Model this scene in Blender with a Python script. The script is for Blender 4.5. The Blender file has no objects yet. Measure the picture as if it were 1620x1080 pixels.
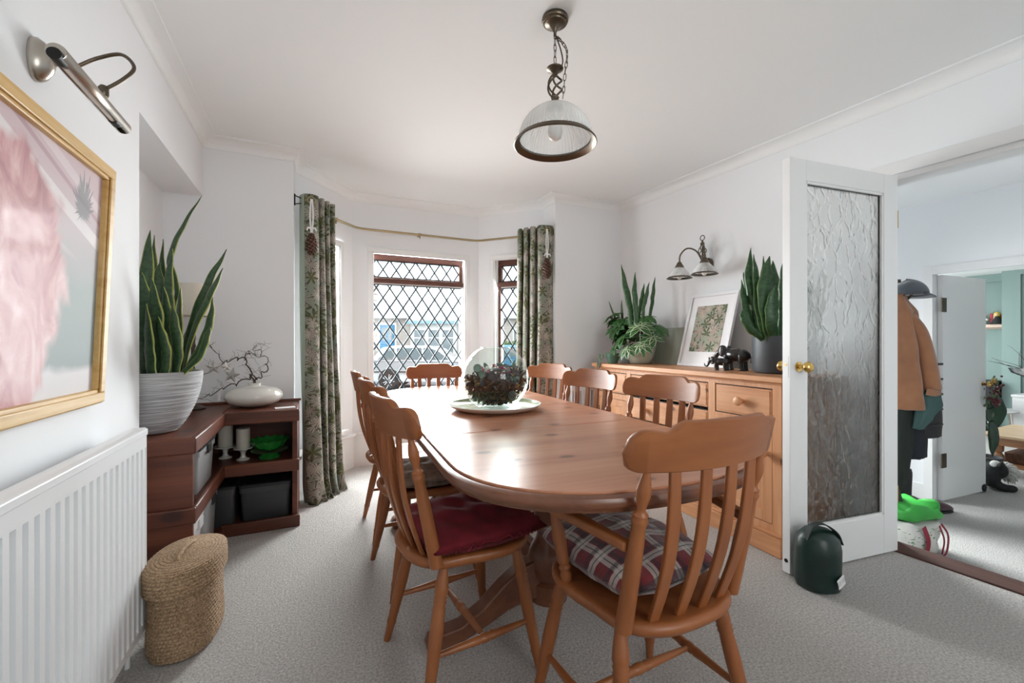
import bpy, bmesh, math, random
from mathutils import Vector, Matrix
R = math.radians
PI = math.pi
random.seed(7)
scene = bpy.context.scene
COL = scene.collection

# ------------------------------------------------------------------ camera
cam_d = bpy.data.cameras.new('camera')
cam = bpy.data.objects.new('camera', cam_d)
COL.objects.link(cam)
cam.location = (0, 0, 1.105)
YAW = math.atan2(315, 680)
cam.rotation_euler = (R(90), 0, -YAW)
cam_d.sensor_width = 36
cam_d.lens = 680 / 1620 * 36
cam_d.shift_y = 1 / 1620
cam_d.clip_start = 0.02
cam_d.clip_end = 200
scene.camera = cam

# ------------------------------------------------------------------ world, lights, exposure
world = bpy.data.worlds.new('overcast_sky')
scene.world = world
world.use_nodes = True
bg = world.node_tree.nodes['Background']
bg.inputs['Color'].default_value = (0.95, 0.975, 1.0, 1)
bg.inputs['Strength'].default_value = 2.6
scene.view_settings.view_transform = 'Standard'
scene.view_settings.look = 'None'
scene.view_settings.gamma = 1
scene.view_settings.use_curve_mapping = False
scene.view_settings.exposure = 0.24
scene.cycles.max_bounces = 10
scene.cycles.diffuse_bounces = 6
scene.cycles.glossy_bounces = 4
scene.cycles.transmission_bounces = 8
scene.cycles.transparent_max_bounces = 16
scene.cycles.caustics_reflective = False
scene.cycles.caustics_refractive = False
scene.cycles.sample_clamp_indirect = 6.0

def area_light(name, loc, target, sx, sy, power, color=(1, 1, 1), spread=180):
    d = bpy.data.lights.new(name, 'AREA')
    d.shape = 'RECTANGLE'; d.size = sx; d.size_y = sy
    d.energy = power; d.color = color; d.spread = R(spread)
    o = bpy.data.objects.new(name, d)
    COL.objects.link(o)
    o.location = loc
    o.rotation_euler = (Vector(target) - Vector(loc)).to_track_quat('-Z', 'Y').to_euler()
    return o

DAY = (0.975, 0.99, 1.0)
area_light('daylight_bay_centre', (0.93, 4.42, 1.25), (0.93, 2.0, 0.10), 0.95, 1.6, 115, DAY, 132)
area_light('daylight_bay_left', (-0.16, 4.04, 1.25), (0.9, 3.1, 0.55), 0.42, 1.6, 50, DAY, 150)
area_light('daylight_bay_right', (2.00, 4.04, 1.25), (0.7, 2.8, -0.10), 0.42, 1.6, 28, DAY, 140)
area_light('added_rear_fill', (1.05, -1.62, 1.45), (1.1, 2.0, 1.25), 1.1, 1.1, 18, (1, 0.98, 0.95))  # added unseen lamp, fills the room from behind the viewer
area_light('daylight_hall_window', (3.75, 3.0, 1.0), (3.75, 0.6, -0.1), 0.9, 1.7, 60, DAY, 110)
area_light('daylight_living_window', (7.0, 4.4, 1.1), (7.0, 1.2, 0.1), 2.4, 1.4, 110, DAY)

# ------------------------------------------------------------------ mesh builder
class MB:
    def __init__(s):
        s.v = []; s.f = []; s.uv = {}; s.fm = {}
    def add(s, p):
        s.v.append(tuple(p)); return len(s.v) - 1
    def face(s, *ids):
        s.f.append(tuple(ids))
    def box(s, x0, x1, y0, y1, z0, z1):
        b = len(s.v)
        for z in (z0, z1):
            s.v += [(x0, y0, z), (x1, y0, z), (x1, y1, z), (x0, y1, z)]
        for q in ((3, 2, 1, 0), (4, 5, 6, 7), (0, 1, 5, 4), (1, 2, 6, 5), (2, 3, 7, 6), (3, 0, 4, 7)):
            s.f.append(tuple(b + i for i in q))
        return s
    def prism(s, poly, axis, a0, a1):
        b = len(s.v); n = len(poly)
        def P(p, a):
            return (p[0], p[1], a) if axis == 'z' else (p[0], a, p[1]) if axis == 'y' else (a, p[0], p[1])
        for a in (a0, a1):
            s.v += [P(p, a) for p in poly]
        s.f.append(tuple(b + i for i in range(n))[::-1])
        s.f.append(tuple(b + n + i for i in range(n)))
        for i in range(n):
            j = (i + 1) % n
            s.f.append((b + i, b + j, b + n + j, b + n + i))
        return s
    def rings(s, rings, closed=True, cap0=True, cap1=True, uv=False):
        b = len(s.v); n = len(rings[0])
        for k, r in enumerate(rings):
            for i, p in enumerate(r):
                s.v.append(tuple(p))
                if uv: s.uv[len(s.v) - 1] = (i / max(1, n - 1), k / max(1, len(rings) - 1))
        m = n if closed else n - 1
        for k in range(len(rings) - 1):
            for i in range(m):
                j = (i + 1) % n
                s.f.append((b + k * n + i, b + k * n + j, b + (k + 1) * n + j, b + (k + 1) * n + i))
        if closed and cap0: s.f.append(tuple(b + i for i in range(n))[::-1])
        if closed and cap1: s.f.append(tuple(b + (len(rings) - 1) * n + i for i in range(n)))
        return s
    def grid(s, rows, uv=True):
        return s.rings(rows, closed=False, uv=uv)
    def lathe(s, prof, c=(0, 0, 0), seg=32, cap0=True, cap1=True, sx=1, sy=1, rib=0, ribn=0):
        rings = []
        for r, z in prof:
            ring = []
            for i in range(seg):
                a = 2 * PI * i / seg
                rr = r * (1 + rib * math.cos(ribn * a))
                ring.append((c[0] + rr * math.cos(a) * sx, c[1] + rr * math.sin(a) * sy, c[2] + z))
            rings.append(ring)
        return s.rings(rings, True, cap0, cap1)
    def tube(s, path, rad, seg=8, caps=True, closed=False):
        path = [Vector(p) for p in path]; n = len(path)
        if not hasattr(rad, '__len__'): rad = [rad] * n
        rings = []; up = None
        for i in range(n):
            if closed: t = path[(i + 1) % n] - path[i - 1]
            else: t = path[min(i + 1, n - 1)] - path[max(i - 1, 0)]
            if t.length < 1e-9: t = Vector((0, 0, 1))
            t.normalize()
            if up is None:
                up = Vector((0, 0, 1)) if abs(t.z) < 0.9 else Vector((1, 0, 0))
            side = t.cross(up)
            if side.length < 1e-6: side = t.cross(Vector((0, 1, 0)))
            side.normalize(); up = side.cross(t).normalized()
            rings.append([path[i] + (side * math.cos(2 * PI * k / seg) + up * math.sin(2 * PI * k / seg)) * rad[i] for k in range(seg)])
        if closed:
            rings.append(rings[0]); caps = False
        return s.rings(rings, True, caps, caps)
    def turned(s, p0, p1, prof, seg=12):
        p0 = Vector(p0); p1 = Vector(p1)
        return s.tube([p0.lerp(p1, t) for t, r in prof], [r for t, r in prof], seg)
    def strip(s, path, wdir, w, th):
        """a flat bar following a path: wdir = width direction"""
        path = [Vector(p) for p in path]; n = len(path); rings = []
        for i in range(n):
            t = (path[min(i + 1, n - 1)] - path[max(i - 1, 0)]).normalized()
            wd = Vector(wdir[i] if hasattr(wdir[0], '__len__') else wdir)
            wd = (wd - t * wd.dot(t)).normalized(); nn = t.cross(wd).normalized()
            ww = w[i] if hasattr(w, '__len__') else w
            tt = th[i] if hasattr(th, '__len__') else th
            c = path[i]
            rings.append([c + wd * ww / 2 - nn * tt / 2, c + wd * ww / 2 + nn * tt / 2, c - wd * ww / 2 + nn * tt / 2, c - wd * ww / 2 - nn * tt / 2])
        return s.rings(rings)
    def ball(s, c, r, seg=16, nr=10, sx=1, sy=1, sz=1):
        prof = []
        for k in range(nr + 1):
            a = -PI / 2 + PI * k / nr
            prof.append((max(1e-4, r * math.cos(a)), r * math.sin(a) * sz))
        return s.lathe(prof, c, seg, sx=sx, sy=sy)
    def xf(s, mtx, start=0):
        for i in range(start, len(s.v)):
            s.v[i] = tuple(mtx @ Vector(s.v[i]))
        return s
    def mesh(s, name, mats, smooth=None, recalc=True):
        me = bpy.data.meshes.new(name)
        me.from_pydata(s.v, [], s.f)
        if s.uv:
            ul = me.uv_layers.new(name='UVMap')
            for l in me.loops:
                ul.data[l.index].uv = s.uv.get(l.vertex_index, (0, 0))
        if recalc:
            bm = bmesh.new(); bm.from_mesh(me)
            bmesh.ops.recalc_face_normals(bm, faces=bm.faces)
            bm.to_mesh(me); bm.free()
        if not isinstance(mats, (list, tuple)): mats = [mats]
        for m in mats: me.materials.append(m)
        for fi, mi in s.fm.items(): me.polygons[fi].material_index = mi
        if smooth:
            me.shade_smooth()
            if smooth < 180: me.set_sharp_from_angle(angle=R(smooth))
        return me
    def build(s, name, mats, parent=None, smooth=None, bevel=0, bseg=2, solid=0, sub=0, recalc=True):
        me = s.mesh(name, mats, smooth, recalc)
        o = link(name, me, parent)
        if solid:
            m = o.modifiers.new('solid', 'SOLIDIFY'); m.thickness = solid; m.offset = 0
        if bevel:
            m = o.modifiers.new('bevel', 'BEVEL'); m.width = bevel; m.segments = bseg; m.limit_method = 'ANGLE'; m.angle_limit = R(40)
            if not smooth:
                me.shade_smooth(); me.set_sharp_from_angle(angle=R(50)); m.harden_normals = False
        if sub:
            m = o.modifiers.new('sub', 'SUBSURF'); m.levels = sub; m.render_levels = sub
        return o

def link(name, data, parent=None):
    o = bpy.data.objects.new(name, data)
    COL.objects.link(o)
    if parent is not None: o.parent = parent
    return o
def tag(o, label, cat, group=None):
    o['label'] = label; o['category'] = cat
    if group: o['group'] = group
    return o
def struct(o, label=None):
    o['kind'] = 'structure'
    if label: o['label'] = label
    return o
def thing(name, loc, label, cat, rz=0, group=None, rot=None):
    o = link(name, None)
    o.empty_display_size = 0.05
    o.location = loc
    o.rotation_euler = rot if rot else (0, 0, rz)
    return tag(o, label, cat, group)
def copy_tree(o, parent=None):
    c = o.copy(); COL.objects.link(c)
    if parent is not None: c.parent = parent
    for ch in list(o.children): copy_tree(ch, c)
    return c
def smoothpath(pts, n=8):
    """Catmull-Rom through pts"""
    pts = [Vector(p) for p in pts]; out = []
    P = [pts[0] * 2 - pts[1]] + pts + [pts[-1] * 2 - pts[-2]]
    for i in range(1, len(P) - 2):
        for k in range(n):
            t = k / n
            a, b, c, d = P[i - 1], P[i], P[i + 1], P[i + 2]
            out.append(0.5 * ((2 * b) + (c - a) * t + (2 * a - 5 * b + 4 * c - d) * t * t + (3 * b - a - 3 * c + d) * t ** 3))
    out.append(pts[-1]); return out
def lerp(a, b, t): return a + (b - a) * t

# ------------------------------------------------------------------ materials
class NT:
    def __init__(s, name):
        s.m = bpy.data.materials.new(name); s.m.use_nodes = True
        s.t = s.m.node_tree; s.n = s.t.nodes; s.b = s.n['Principled BSDF']; s.out = s.n['Material Output']
    def node(s, typ, **kw):
        n = s.n.new(typ)
        for k, v in kw.items(): setattr(n, k, v)
        return n
    def put(s, sock, v):
        if isinstance(v, bpy.types.NodeSocket): s.t.links.new(v, sock)
        elif v is not None:
            if hasattr(v, '__len__') and len(v) == 3 and sock.type == 'RGBA': v = (*v, 1)
            sock.default_value = v
    def math(s, op, a, b=None, c=None, clamp=False):
        n = s.node('ShaderNodeMath', operation=op, use_clamp=clamp)
        for i, x in enumerate((a, b, c)):
            if x is not None: s.put(n.inputs[i], x)
        return n.outputs[0]
    def vmath(s, op, a, b=None):
        n = s.node('ShaderNodeVectorMath', operation=op)
        s.put(n.inputs[0], a)
        if b is not None: s.put(n.inputs[1], b)
        return n.outputs['Value'] if op in ('LENGTH', 'DOT_PRODUCT', 'DISTANCE') else n.outputs[0]
    def mix(s, fac, a, b, blend='MIX'):
        n = s.node('ShaderNodeMix', data_type='RGBA', blend_type=blend)
        s.put(n.inputs[0], fac); s.put(n.inputs[6], a); s.put(n.inputs[7], b)
        return n.outputs[2]
    def coord(s, kind='Object'):
        return s.node('ShaderNodeTexCoord').outputs[kind]
    def mapping(s, v, scale=(1, 1, 1), loc=(0, 0, 0), rot=(0, 0, 0)):
        n = s.node('ShaderNodeMapping'); s.put(n.inputs[0], v)
        n.inputs['Scale'].default_value = scale; n.inputs['Location'].default_value = loc; n.inputs['Rotation'].default_value = rot
        return n.outputs[0]
    def noise(s, v, scale=5, detail=3, rough=.5, dist=0):
        n = s.node('ShaderNodeTexNoise'); s.put(n.inputs['Vector'], v)
        n.inputs['Scale'].default_value = scale; n.inputs['Detail'].default_value = detail
        n.inputs['Roughness'].default_value = rough; n.inputs['Distortion'].default_value = dist
        return n.outputs['Fac']
    def voro(s, v, scale=5, feature='F1', rnd=1):
        n = s.node('ShaderNodeTexVoronoi', feature=feature); s.put(n.inputs['Vector'], v)
        n.inputs['Scale'].default_value = scale
        n.inputs['Randomness'].default_value = rnd
        return n
    def ramp(s, f, stops):
        n = s.node('ShaderNodeValToRGB'); s.put(n.inputs[0], f)
        e = n.color_ramp.elements
        while len(e) < len(stops): e.new(0.5)
        for el, (p, c) in zip(e, stops):
            el.position = p; el.color = (*c, 1) if len(c) == 3 else c
        return n.outputs[0]
    def sep(s, v):
        n = s.node('ShaderNodeSeparateXYZ'); s.put(n.inputs[0], v); return n.outputs
    def comb(s, x, y, z=0.0):
        n = s.node('ShaderNodeCombineXYZ')
        for i, q in enumerate((x, y, z)): s.put(n.inputs[i], q)
        return n.outputs[0]
    def step(s, f, lo, hi):
        n = s.node('ShaderNodeMapRange', clamp=True); s.put(n.inputs[0], f)
        n.inputs[1].default_value = lo; n.inputs[2].default_value = hi
        return n.outputs[0]
    def bump(s, h, strength=.3, dist=.01):
        n = s.node('ShaderNodeBump'); s.put(n.inputs['Height'], h)
        n.inputs['Strength'].default_value = strength; n.inputs['Distance'].default_value = dist
        s.t.links.new(n.outputs[0], s.b.inputs['Normal']); return n.outputs[0]
    def set(s, **kw):
        for k, v in kw.items():
            s.put(s.b.inputs[k.replace('_', ' ')], v)
        return s.m

def plain(name, col, rough=.5, metal=0, var=0, vscale=8, bump=0, bscale=60, **kw):
    t = NT(name)
    c = col
    if var:
        f = t.noise(t.coord(), vscale, 4)
        c = t.mix(t.step(f, .3, .7), tuple(x * (1 - var) for x in col), tuple(min(1, x * (1 + var)) for x in col))
    t.set(Base_Color=c, Roughness=rough, Metallic=metal)
    if bump: t.bump(t.noise(t.coord(), bscale, 3), bump, .003)
    for k, v in kw.items(): t.put(t.b.inputs[k.replace('_', ' ')], v)
    return t.m

def wood(name, dark, mid, light, axis=0, grain=14, rough=.38, knots=0.0, knot_scale=3.0, coat=0.0, knotcol=(.12, .04, .018), planks=0, plank_axis=1):
    t = NT(name)
    co = t.coord()
    rnd = t.node('ShaderNodeObjectInfo').outputs['Random']
    off = t.math('MULTIPLY', rnd, 7.3)
    co2 = t.vmath('ADD', co, t.comb(off, off, off))
    sc = [grain, grain, grain]; sc[axis] = grain * .07
    v = t.mapping(co2, tuple(sc))
    n1 = t.noise(v, 1.0, 6, .6, .6)
    sc2 = [grain * 5, grain * 5, grain * 5]; sc2[axis] = grain * .25
    n2 = t.noise(t.mapping(co2, tuple(sc2)), 1.0, 3, .6)
    f = t.math('ADD', t.math('MULTIPLY', n1, .75), t.math('MULTIPLY', n2, .25))
    c = t.ramp(f, [(.30, dark), (.48, mid), (.68, light)])
    if planks:
        p = t.math('FLOOR', t.math('MULTIPLY', t.sep(co2)[plank_axis], planks))
        wn = t.node('ShaderNodeTexWhiteNoise', noise_dimensions='1D'); t.put(wn.inputs['W'], p)
        c = t.mix(t.math('MULTIPLY', wn.outputs['Value'], .22), c, dark)
    if knots:
        cs_ = t.sep(co2); oth = [cs_[i] for i in range(3) if i != axis]
        k2 = t.comb(t.math('MULTIPLY', cs_[axis], knot_scale * .6), t.math('MULTIPLY', t.math('ADD', oth[0], oth[1]), knot_scale), 0.0)
        vo = t.node('ShaderNodeTexVoronoi', voronoi_dimensions='2D'); t.put(vo.inputs['Vector'], k2); vo.inputs['Scale'].default_value = 1.0
        d = t.math('ADD', vo.outputs['Distance'], t.math('MULTIPLY', t.noise(co2, 60, 2), .05))
        k = t.math('MULTIPLY', t.math('SUBTRACT', 1.0, t.step(d, .09, .15)), t.math('GREATER_THAN', t.sep(vo.outputs['Color'])[0], 1 - knots))
        halo = t.math('MULTIPLY', t.math('SUBTRACT', 1.0, t.step(d, .1, .3)), t.math('GREATER_THAN', t.sep(vo.outputs['Color'])[0], 1 - knots))
        c = t.mix(t.math('MULTIPLY', halo, .35), c, dark)
        c = t.mix(t.math('MULTIPLY', k, .9), c, knotcol)
    t.set(Base_Color=c, Roughness=rough, Coat_Weight=coat, Coat_Roughness=.25)
    t.bump(f, .08, .002)
    return t.m

def clear_glass(name, tint=(1, 1, 1), gloss=.08, rough=.0):
    t = NT(name)
    tr = t.node('ShaderNodeBsdfTransparent'); tr.inputs[0].default_value = (*tint, 1)
    gl = t.node('ShaderNodeBsdfGlossy'); gl.inputs['Roughness'].default_value = rough
    lw = t.node('ShaderNodeLayerWeight')
    mx = t.node('ShaderNodeMixShader')
    fz = t.math('POWER', lw.outputs['Facing'], 4.0)
    t.put(mx.inputs[0], t.math('ADD', gloss * .35, t.math('MULTIPLY', fz, gloss * 5), clamp=True))
    t.t.links.new(tr.outputs[0], mx.inputs[1]); t.t.links.new(gl.outputs[0], mx.inputs[2])
    t.t.links.new(mx.outputs[0], t.out.inputs[0])
    return t.m

WALL = plain('white_wall_paint', (.85, .865, .885), .75, bump=.05, bscale=90)
CEIL = plain('white_ceiling_paint', (.87, .88, .88), .8)
GLOSSW = plain('white_gloss_paint', (.80, .80, .80), .32)
RADW = plain('white_radiator_enamel', (.82, .83, .84), .3)
def carpet_mat(name, c):
    t = NT(name); co = t.coord()
    n = t.noise(co, 120, 4, .75); n2 = t.noise(co, 3.0, 4)
    cc = t.mix(t.step(n, .3, .7), tuple(x * .42 for x in c), tuple(min(1, x * 1.4) for x in c))
    cc = t.mix(t.math('MULTIPLY', t.step(n2, .3, .8), .22), cc, tuple(x * .7 for x in c))
    t.set(Base_Color=cc, Roughness=.95, Sheen_Weight=.15)
    t.bump(n, 1.0, .018)
    return t.m
CARPET = carpet_mat('beige_wool_carpet', (.77, .69, .655))
HALLCARPET = carpet_mat('pale_hall_carpet', (.60, .585, .56))
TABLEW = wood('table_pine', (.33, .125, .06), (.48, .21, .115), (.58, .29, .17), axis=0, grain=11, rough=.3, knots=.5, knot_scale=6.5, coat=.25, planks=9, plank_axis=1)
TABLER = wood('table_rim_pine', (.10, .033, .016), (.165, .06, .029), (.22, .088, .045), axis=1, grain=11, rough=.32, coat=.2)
CHAIRW = wood('chair_beech', (.20, .060, .017), (.28, .090, .026), (.345, .121, .038), axis=2, grain=9, rough=.42, coat=.06)
CHAIRX = wood('chair_beech_crest', (.20, .060, .017), (.28, .090, .026), (.345, .121, .038), axis=0, grain=9, rough=.42, coat=.06)
SIDEB = wood('sideboard_pine', (.45, .19, .075), (.60, .29, .14), (.70, .39, .22), axis=1, grain=13, rough=.42, knots=.35, knot_scale=7, knotcol=(.12, .05, .03))
SIDEV = wood('sideboard_pine_upright', (.45, .19, .075), (.60, .29, .14), (.70, .39, .22), axis=2, grain=13, rough=.42, knots=.3, knot_scale=7, knotcol=(.12, .05, .03))
SHELFW = wood('dark_stained_plank', (.05, .013, .006), (.11, .029, .013), (.19, .056, .027), axis=1, grain=10, rough=.42, knots=.4, knot_scale=4, knotcol=(.04, .012, .008))
SHELFX = wood('dark_stained_plank_across', (.05, .013, .006), (.11, .029, .013), (.19, .056, .027), axis=0, grain=10, rough=.42, knots=.4, knot_scale=4, knotcol=(.04, .012, .008))
MAHOG = wood('mahogany_window_wood', (.05, .016, .010), (.10, .032, .018), (.15, .05, .03), axis=0, grain=20, rough=.6)
GILT = wood('gilt_picture_frame', (.50, .28, .08), (.66, .42, .15), (.76, .53, .24), axis=1, grain=22, rough=.38)
STEP = wood('dark_threshold_wood', (.03, .009, .006), (.06, .018, .01), (.09, .028, .016), axis=1, grain=14, rough=.65)
OAK = wood('coffee_table_oak', (.20, .09, .04), (.32, .15, .07), (.42, .21, .11), axis=1, grain=12, rough=.4)
BRONZE = plain('antique_bronze', (.13, .105, .078), .34, 1)
STEEL = plain('brushed_nickel', (.48, .44, .39), .3, 1)
BRASS = plain('polished_brass', (.72, .48, .16), .18, 1)
POLEBR = plain('brass_curtain_pole', (.36, .29, .17), .3, 1)
BLACKM = plain('black_iron', (.02, .02, .02), .5, .6)
LEAD = plain('lead_came', (.035, .05, .06), .5, .5)
PANE = clear_glass('window_glass', (.98, 1, 1), .06)
PICGLASS = clear_glass('picture_glass', (1, 1, 1), .005, .12)
BOWLGLASS = clear_glass('bowl_glass', (.95, .985, .975), .09)
WHITECER = plain('cream_glazed_ceramic', (.76, .74, .69), .12, Coat_Weight=.6)
BLACKPL = plain('matt_dark_grey_pot', (.055, .062, .070), .5)
SOIL = plain('potting_soil', (.04, .026, .018), .95, var=.4, vscale=60, bump=.5, bscale=80)
# ================================================================== THE ROOM
ZC = 2.42
POLY = [(-.64, -1.3), (-.64, 2.22), (-.85, 2.22), (-.85, 3.34), (-.12, 3.34), (-.12, 3.55), (.32, 4.06), (1.51, 4.06), (1.97, 3.55), (1.97, 3.33), (2.70, 3.33), (2.8126, 1.27), (2.95, -1.3)]
m = MB().prism(POLY, 'z', -.12, 0)
struct(m.build('floor', CARPET), 'beige wool carpet floor')
m = MB().box(-1.2, 3.2, -1.6, 4.45, ZC, ZC + .1)
struct(m.build('ceiling', CEIL), 'white plaster ceiling')

def wall_seg(mb, p0, p1, th, z0, z1, openings=(), e0=0, e1=0):
    """wall whose inner face runs p0->p1, interior on the right hand; e0,e1 lengthen the ends"""
    p0 = Vector((*p0, 0)); p1 = Vector((*p1, 0)); d = (p1 - p0); L = d.length; d.normalize()
    nrm = Vector((-d.y, d.x, 0))
    mtx = Matrix(((d.x, nrm.x, 0, p0.x), (d.y, nrm.y, 0, p0.y), (0, 0, 1, 0), (0, 0, 0, 1)))
    st = len(mb.v); s = -e0
    for (a, b, za, zb) in sorted(openings):
        mb.box(s, a, 0, th, z0, z1)
        if za > z0: mb.box(a, b, 0, th, z0, za)
        if zb < z1: mb.box(a, b, 0, th, zb, z1)
        s = b
    mb.box(s, L + e1, 0, th, z0, z1)
    mb.xf(mtx, st)
    return mtx

m = MB()
wall_seg(m, POLY[0], POLY[1], .27, 0, ZC, e0=.3)
wall_seg(m, (-.64, 2.22), (-.64, 3.36), .27, 2.04, ZC)
wall_seg(m, POLY[2], POLY[3], .2, 0, 2.06, e1=.2)
struct(m.build('wall_left', WALL), 'white left wall with a shallow alcove')
m = MB()
wall_seg(m, POLY[3], POLY[4], .21, 0, ZC)
m2 = MB()
wall_seg(m, POLY[9], POLY[10], .22, 0, ZC, e1=.25)
struct(m.build('wall_front', WALL), 'white front wall either side of the bay')
# bay walls with window openings
SILL = .36; WT = 1.92
m = MB()
MX = {}
LB = (Vector(POLY[6]) - Vector(POLY[5])).length; RB = (Vector(POLY[8]) - Vector(POLY[7])).length
MX['l'] = wall_seg(m, POLY[5], POLY[6], .22, 0, ZC, [(.155, LB - .175, SILL, WT)], e0=.05)
MX['c'] = wall_seg(m, POLY[6], POLY[7], .22, 0, ZC, [(.17, 1.055, SILL, WT)], e0=.06, e1=.06)
MX['r'] = wall_seg(m, POLY[7], POLY[8], .22, 0, ZC, [(.175, RB - .155, SILL, WT)], e1=.05)
struct(m.build('wall_bay', WALL), 'white bay wall with three leaded windows')
m = MB()
DW = (2.95 - 2.815, -1.3 - 1.225)
RL = (Vector(POLY[11]) - Vector(POLY[10])).length
RL2 = (Vector(POLY[12]) - Vector(POLY[11])).length
wall_seg(m, POLY[10], POLY[11], .12, 0, ZC, e0=.02)
wall_seg(m, POLY[11], POLY[12], .12, 0, ZC, [(0.0, .86, 0, 1.995)], e1=.3)
struct(m.build('wall_right', WALL), 'white right wall with the hall doorway')
m = MB()
wall_seg(m, POLY[12], POLY[0], .25, 0, ZC, [(1.30, 2.50, .85, 2.05)], e0=.1, e1=.1)  # opening added out of view to admit fill light
struct(m.build('wall_back', WALL), 'white wall behind the viewer with an added window for fill light')

# cornice (coved) mitred round the ceiling
CP = [(-.64, -1.3), (-.64, 3.34), (-.12, 3.34), (-.12, 3.55), (.32, 4.06), (1.51, 4.06), (1.97, 3.55), (1.97, 3.33), (2.70, 3.33), (2.815, 1.225), (2.95, -1.3)]
def mitre(poly, off, closed=True):
    out = []; n = len(poly)
    for i in range(n):
        a = Vector(poly[i - 1]); b = Vector(poly[i]); c = Vector(poly[(i + 1) % n])
        d1 = (b - a).normalized(); d2 = (c - b).normalized()
        n1 = Vector((d1.y, -d1.x)); n2 = Vector((d2.y, -d2.x))
        if not closed and i == 0: n1 = n2
        if not closed and i == n - 1: n2 = n1
        k = (n1 + n2); k = k / max(.25, k.dot(n1))
        out.append(b + k * off)
    return out
def sweep(mb, poly, prof, closed=True):
    """prof: (inward offset, z)"""
    rows = [[(p.x, p.y, z) for p in mitre(poly, o, closed)] for o, z in prof]
    b = len(mb.v); n = len(poly)
    for r in rows: mb.v += r
    k = len(prof)
    for j in range(k):
        j2 = (j + 1) % k
        for i in range(n if closed else n - 1):
            i2 = (i + 1) % n
            mb.f.append((b + j * n + i, b + j * n + i2, b + j2 * n + i2, b + j2 * n + i))
    if not closed:
        mb.f.append(tuple(b + j * n for j in range(k))); mb.f.append(tuple(b + j * n + n - 1 for j in range(k)))
    return mb
cove = [(0, ZC - .066), (.006, ZC - .066), (.007, ZC - .060)]
for i in range(9):
    a = i / 8 * PI / 2
    cove.append((.009 + .066 * (1 - math.cos(a)), ZC - .060 + .052 * math.sin(a)))
cove += [(.082, ZC - .008), (.082, ZC + .0), (0, ZC + .0)]
struct(sweep(MB(), CP, cove).build('trim_1', CEIL, smooth=35), 'white coved plaster cornice')

# skirting: tall boxed ledge round the bay, plain skirting elsewhere
bayp = [(-.12, 3.36), (-.12, 3.55), (.32, 4.06), (1.51, 4.06), (1.97, 3.55), (1.97, 3.36)]
struct(sweep(MB(), bayp, [(0, 0), (.022, 0), (.022, .275), (.045, .28), (.05, .29), (.05, .302), (0, .302)], False).build('baseboard_bay', GLOSSW), 'tall white boxed skirting ledge under the bay windows')
sk = [(0, 0), (.018, 0), (.018, .10), (.010, .125), (0, .125)]
struct(sweep(MB(), [(1.97, 3.34), (1.97, 3.33), (2.70, 3.33), (2.815, 1.225)], sk, False).build('baseboard_right', GLOSSW))
struct(sweep(MB(), [(-.64, -1.29), (-.64, 2.215)], sk, False).build('baseboard_left', GLOSSW))

# ------------------------------------------------------------------ windows
def clip(poly, x0, x1, z0, z1):
    for ax, lim, sg in ((0, x0, 1), (0, x1, -1), (1, z0, 1), (1, z1, -1)):
        out = []
        for i in range(len(poly)):
            a = poly[i - 1]; b = poly[i]
            ia = (a[ax] - lim) * sg >= 0; ib = (b[ax] - lim) * sg >= 0
            if ia != ib:
                t = (lim - a[ax]) / (b[ax] - a[ax])
                out.append((a[0] + (b[0] - a[0]) * t, a[1] + (b[1] - a[1]) * t))
            if ib: out.append(b)
        poly = out
        if not poly: return []
    return poly
DWX, DHZ = .122, .181
_diamond = None
def lattice(parent, x0, x1, z0, z1, y, ox, oz):
    """diamond panes (each an object) and the lead lattice between them"""
    global _diamond
    if _diamond is None:
        _diamond = MB().prism([(DWX / 2 - .002, 0), (0, DHZ / 2 - .003), (-DWX / 2 + .002, 0), (0, -DHZ / 2 + .003)], 'y', -.002, .002).mesh('pane', PANE)
    i0 = int((x0 - ox) / (DWX / 2)) - 3; i1 = int((x1 - ox) / (DWX / 2)) + 3
    j0 = int((z0 - oz) / (DHZ / 2)) - 3; j1 = int((z1 - oz) / (DHZ / 2)) + 3
    for i in range(i0, i1):
        for j in range(j0, j1):
            if (i + j) % 2: continue
            cx = ox + i * DWX / 2; cz = oz + j * DHZ / 2
            full = [(cx + DWX / 2 - .002, cz), (cx, cz + DHZ / 2 - .003), (cx - DWX / 2 + .002, cz), (cx, cz - DHZ / 2 + .003)]
            c = clip(full, x0, x1, z0, z1)
            if len(c) < 3: continue
            ar = abs(sum(c[k - 1][0] * c[k][1] - c[k][0] * c[k - 1][1] for k in range(len(c)))) / 2
            if ar < .0002: continue
            if ar > .98 * (DWX - .004) * (DHZ - .006) / 2:
                o = link('pane', _diamond, parent); o.location = (cx, y, cz)
            else:
                MB().prism(c, 'y', y - .002, y + .002).build('pane', PANE, parent, recalc=True)
    mb = MB()
    for sg in (1, -1):
        for k in range(-80, 80):
            # line through (ox + k*DWX + DWX/2, oz) with slope sg*DHZ/DWX
            bx = ox + (k + .5) * DWX
            pts = []
            sl = sg * DHZ / DWX
            for xx in (x0, x1):
                zz = oz + (xx - bx) * sl
                if z0 <= zz <= z1: pts.append((xx, zz))
            for zz in (z0, z1):
                xx = bx + (zz - oz) / sl
                if x0 < xx < x1: pts.append((xx, zz))
            if len(pts) == 2 and math.dist(*pts) > .01:
                mb.tube([(pts[0][0], y, pts[0][1]), (pts[1][0], y, pts[1][1])], .0075, 6)
    mb.box(x0, x1, y - .005, y + .005, z0, z0 + .010); mb.box(x0, x1, y - .005, y + .005, z1 - .010, z1)
    mb.build('lead_lattice', LEAD, parent)

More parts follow.
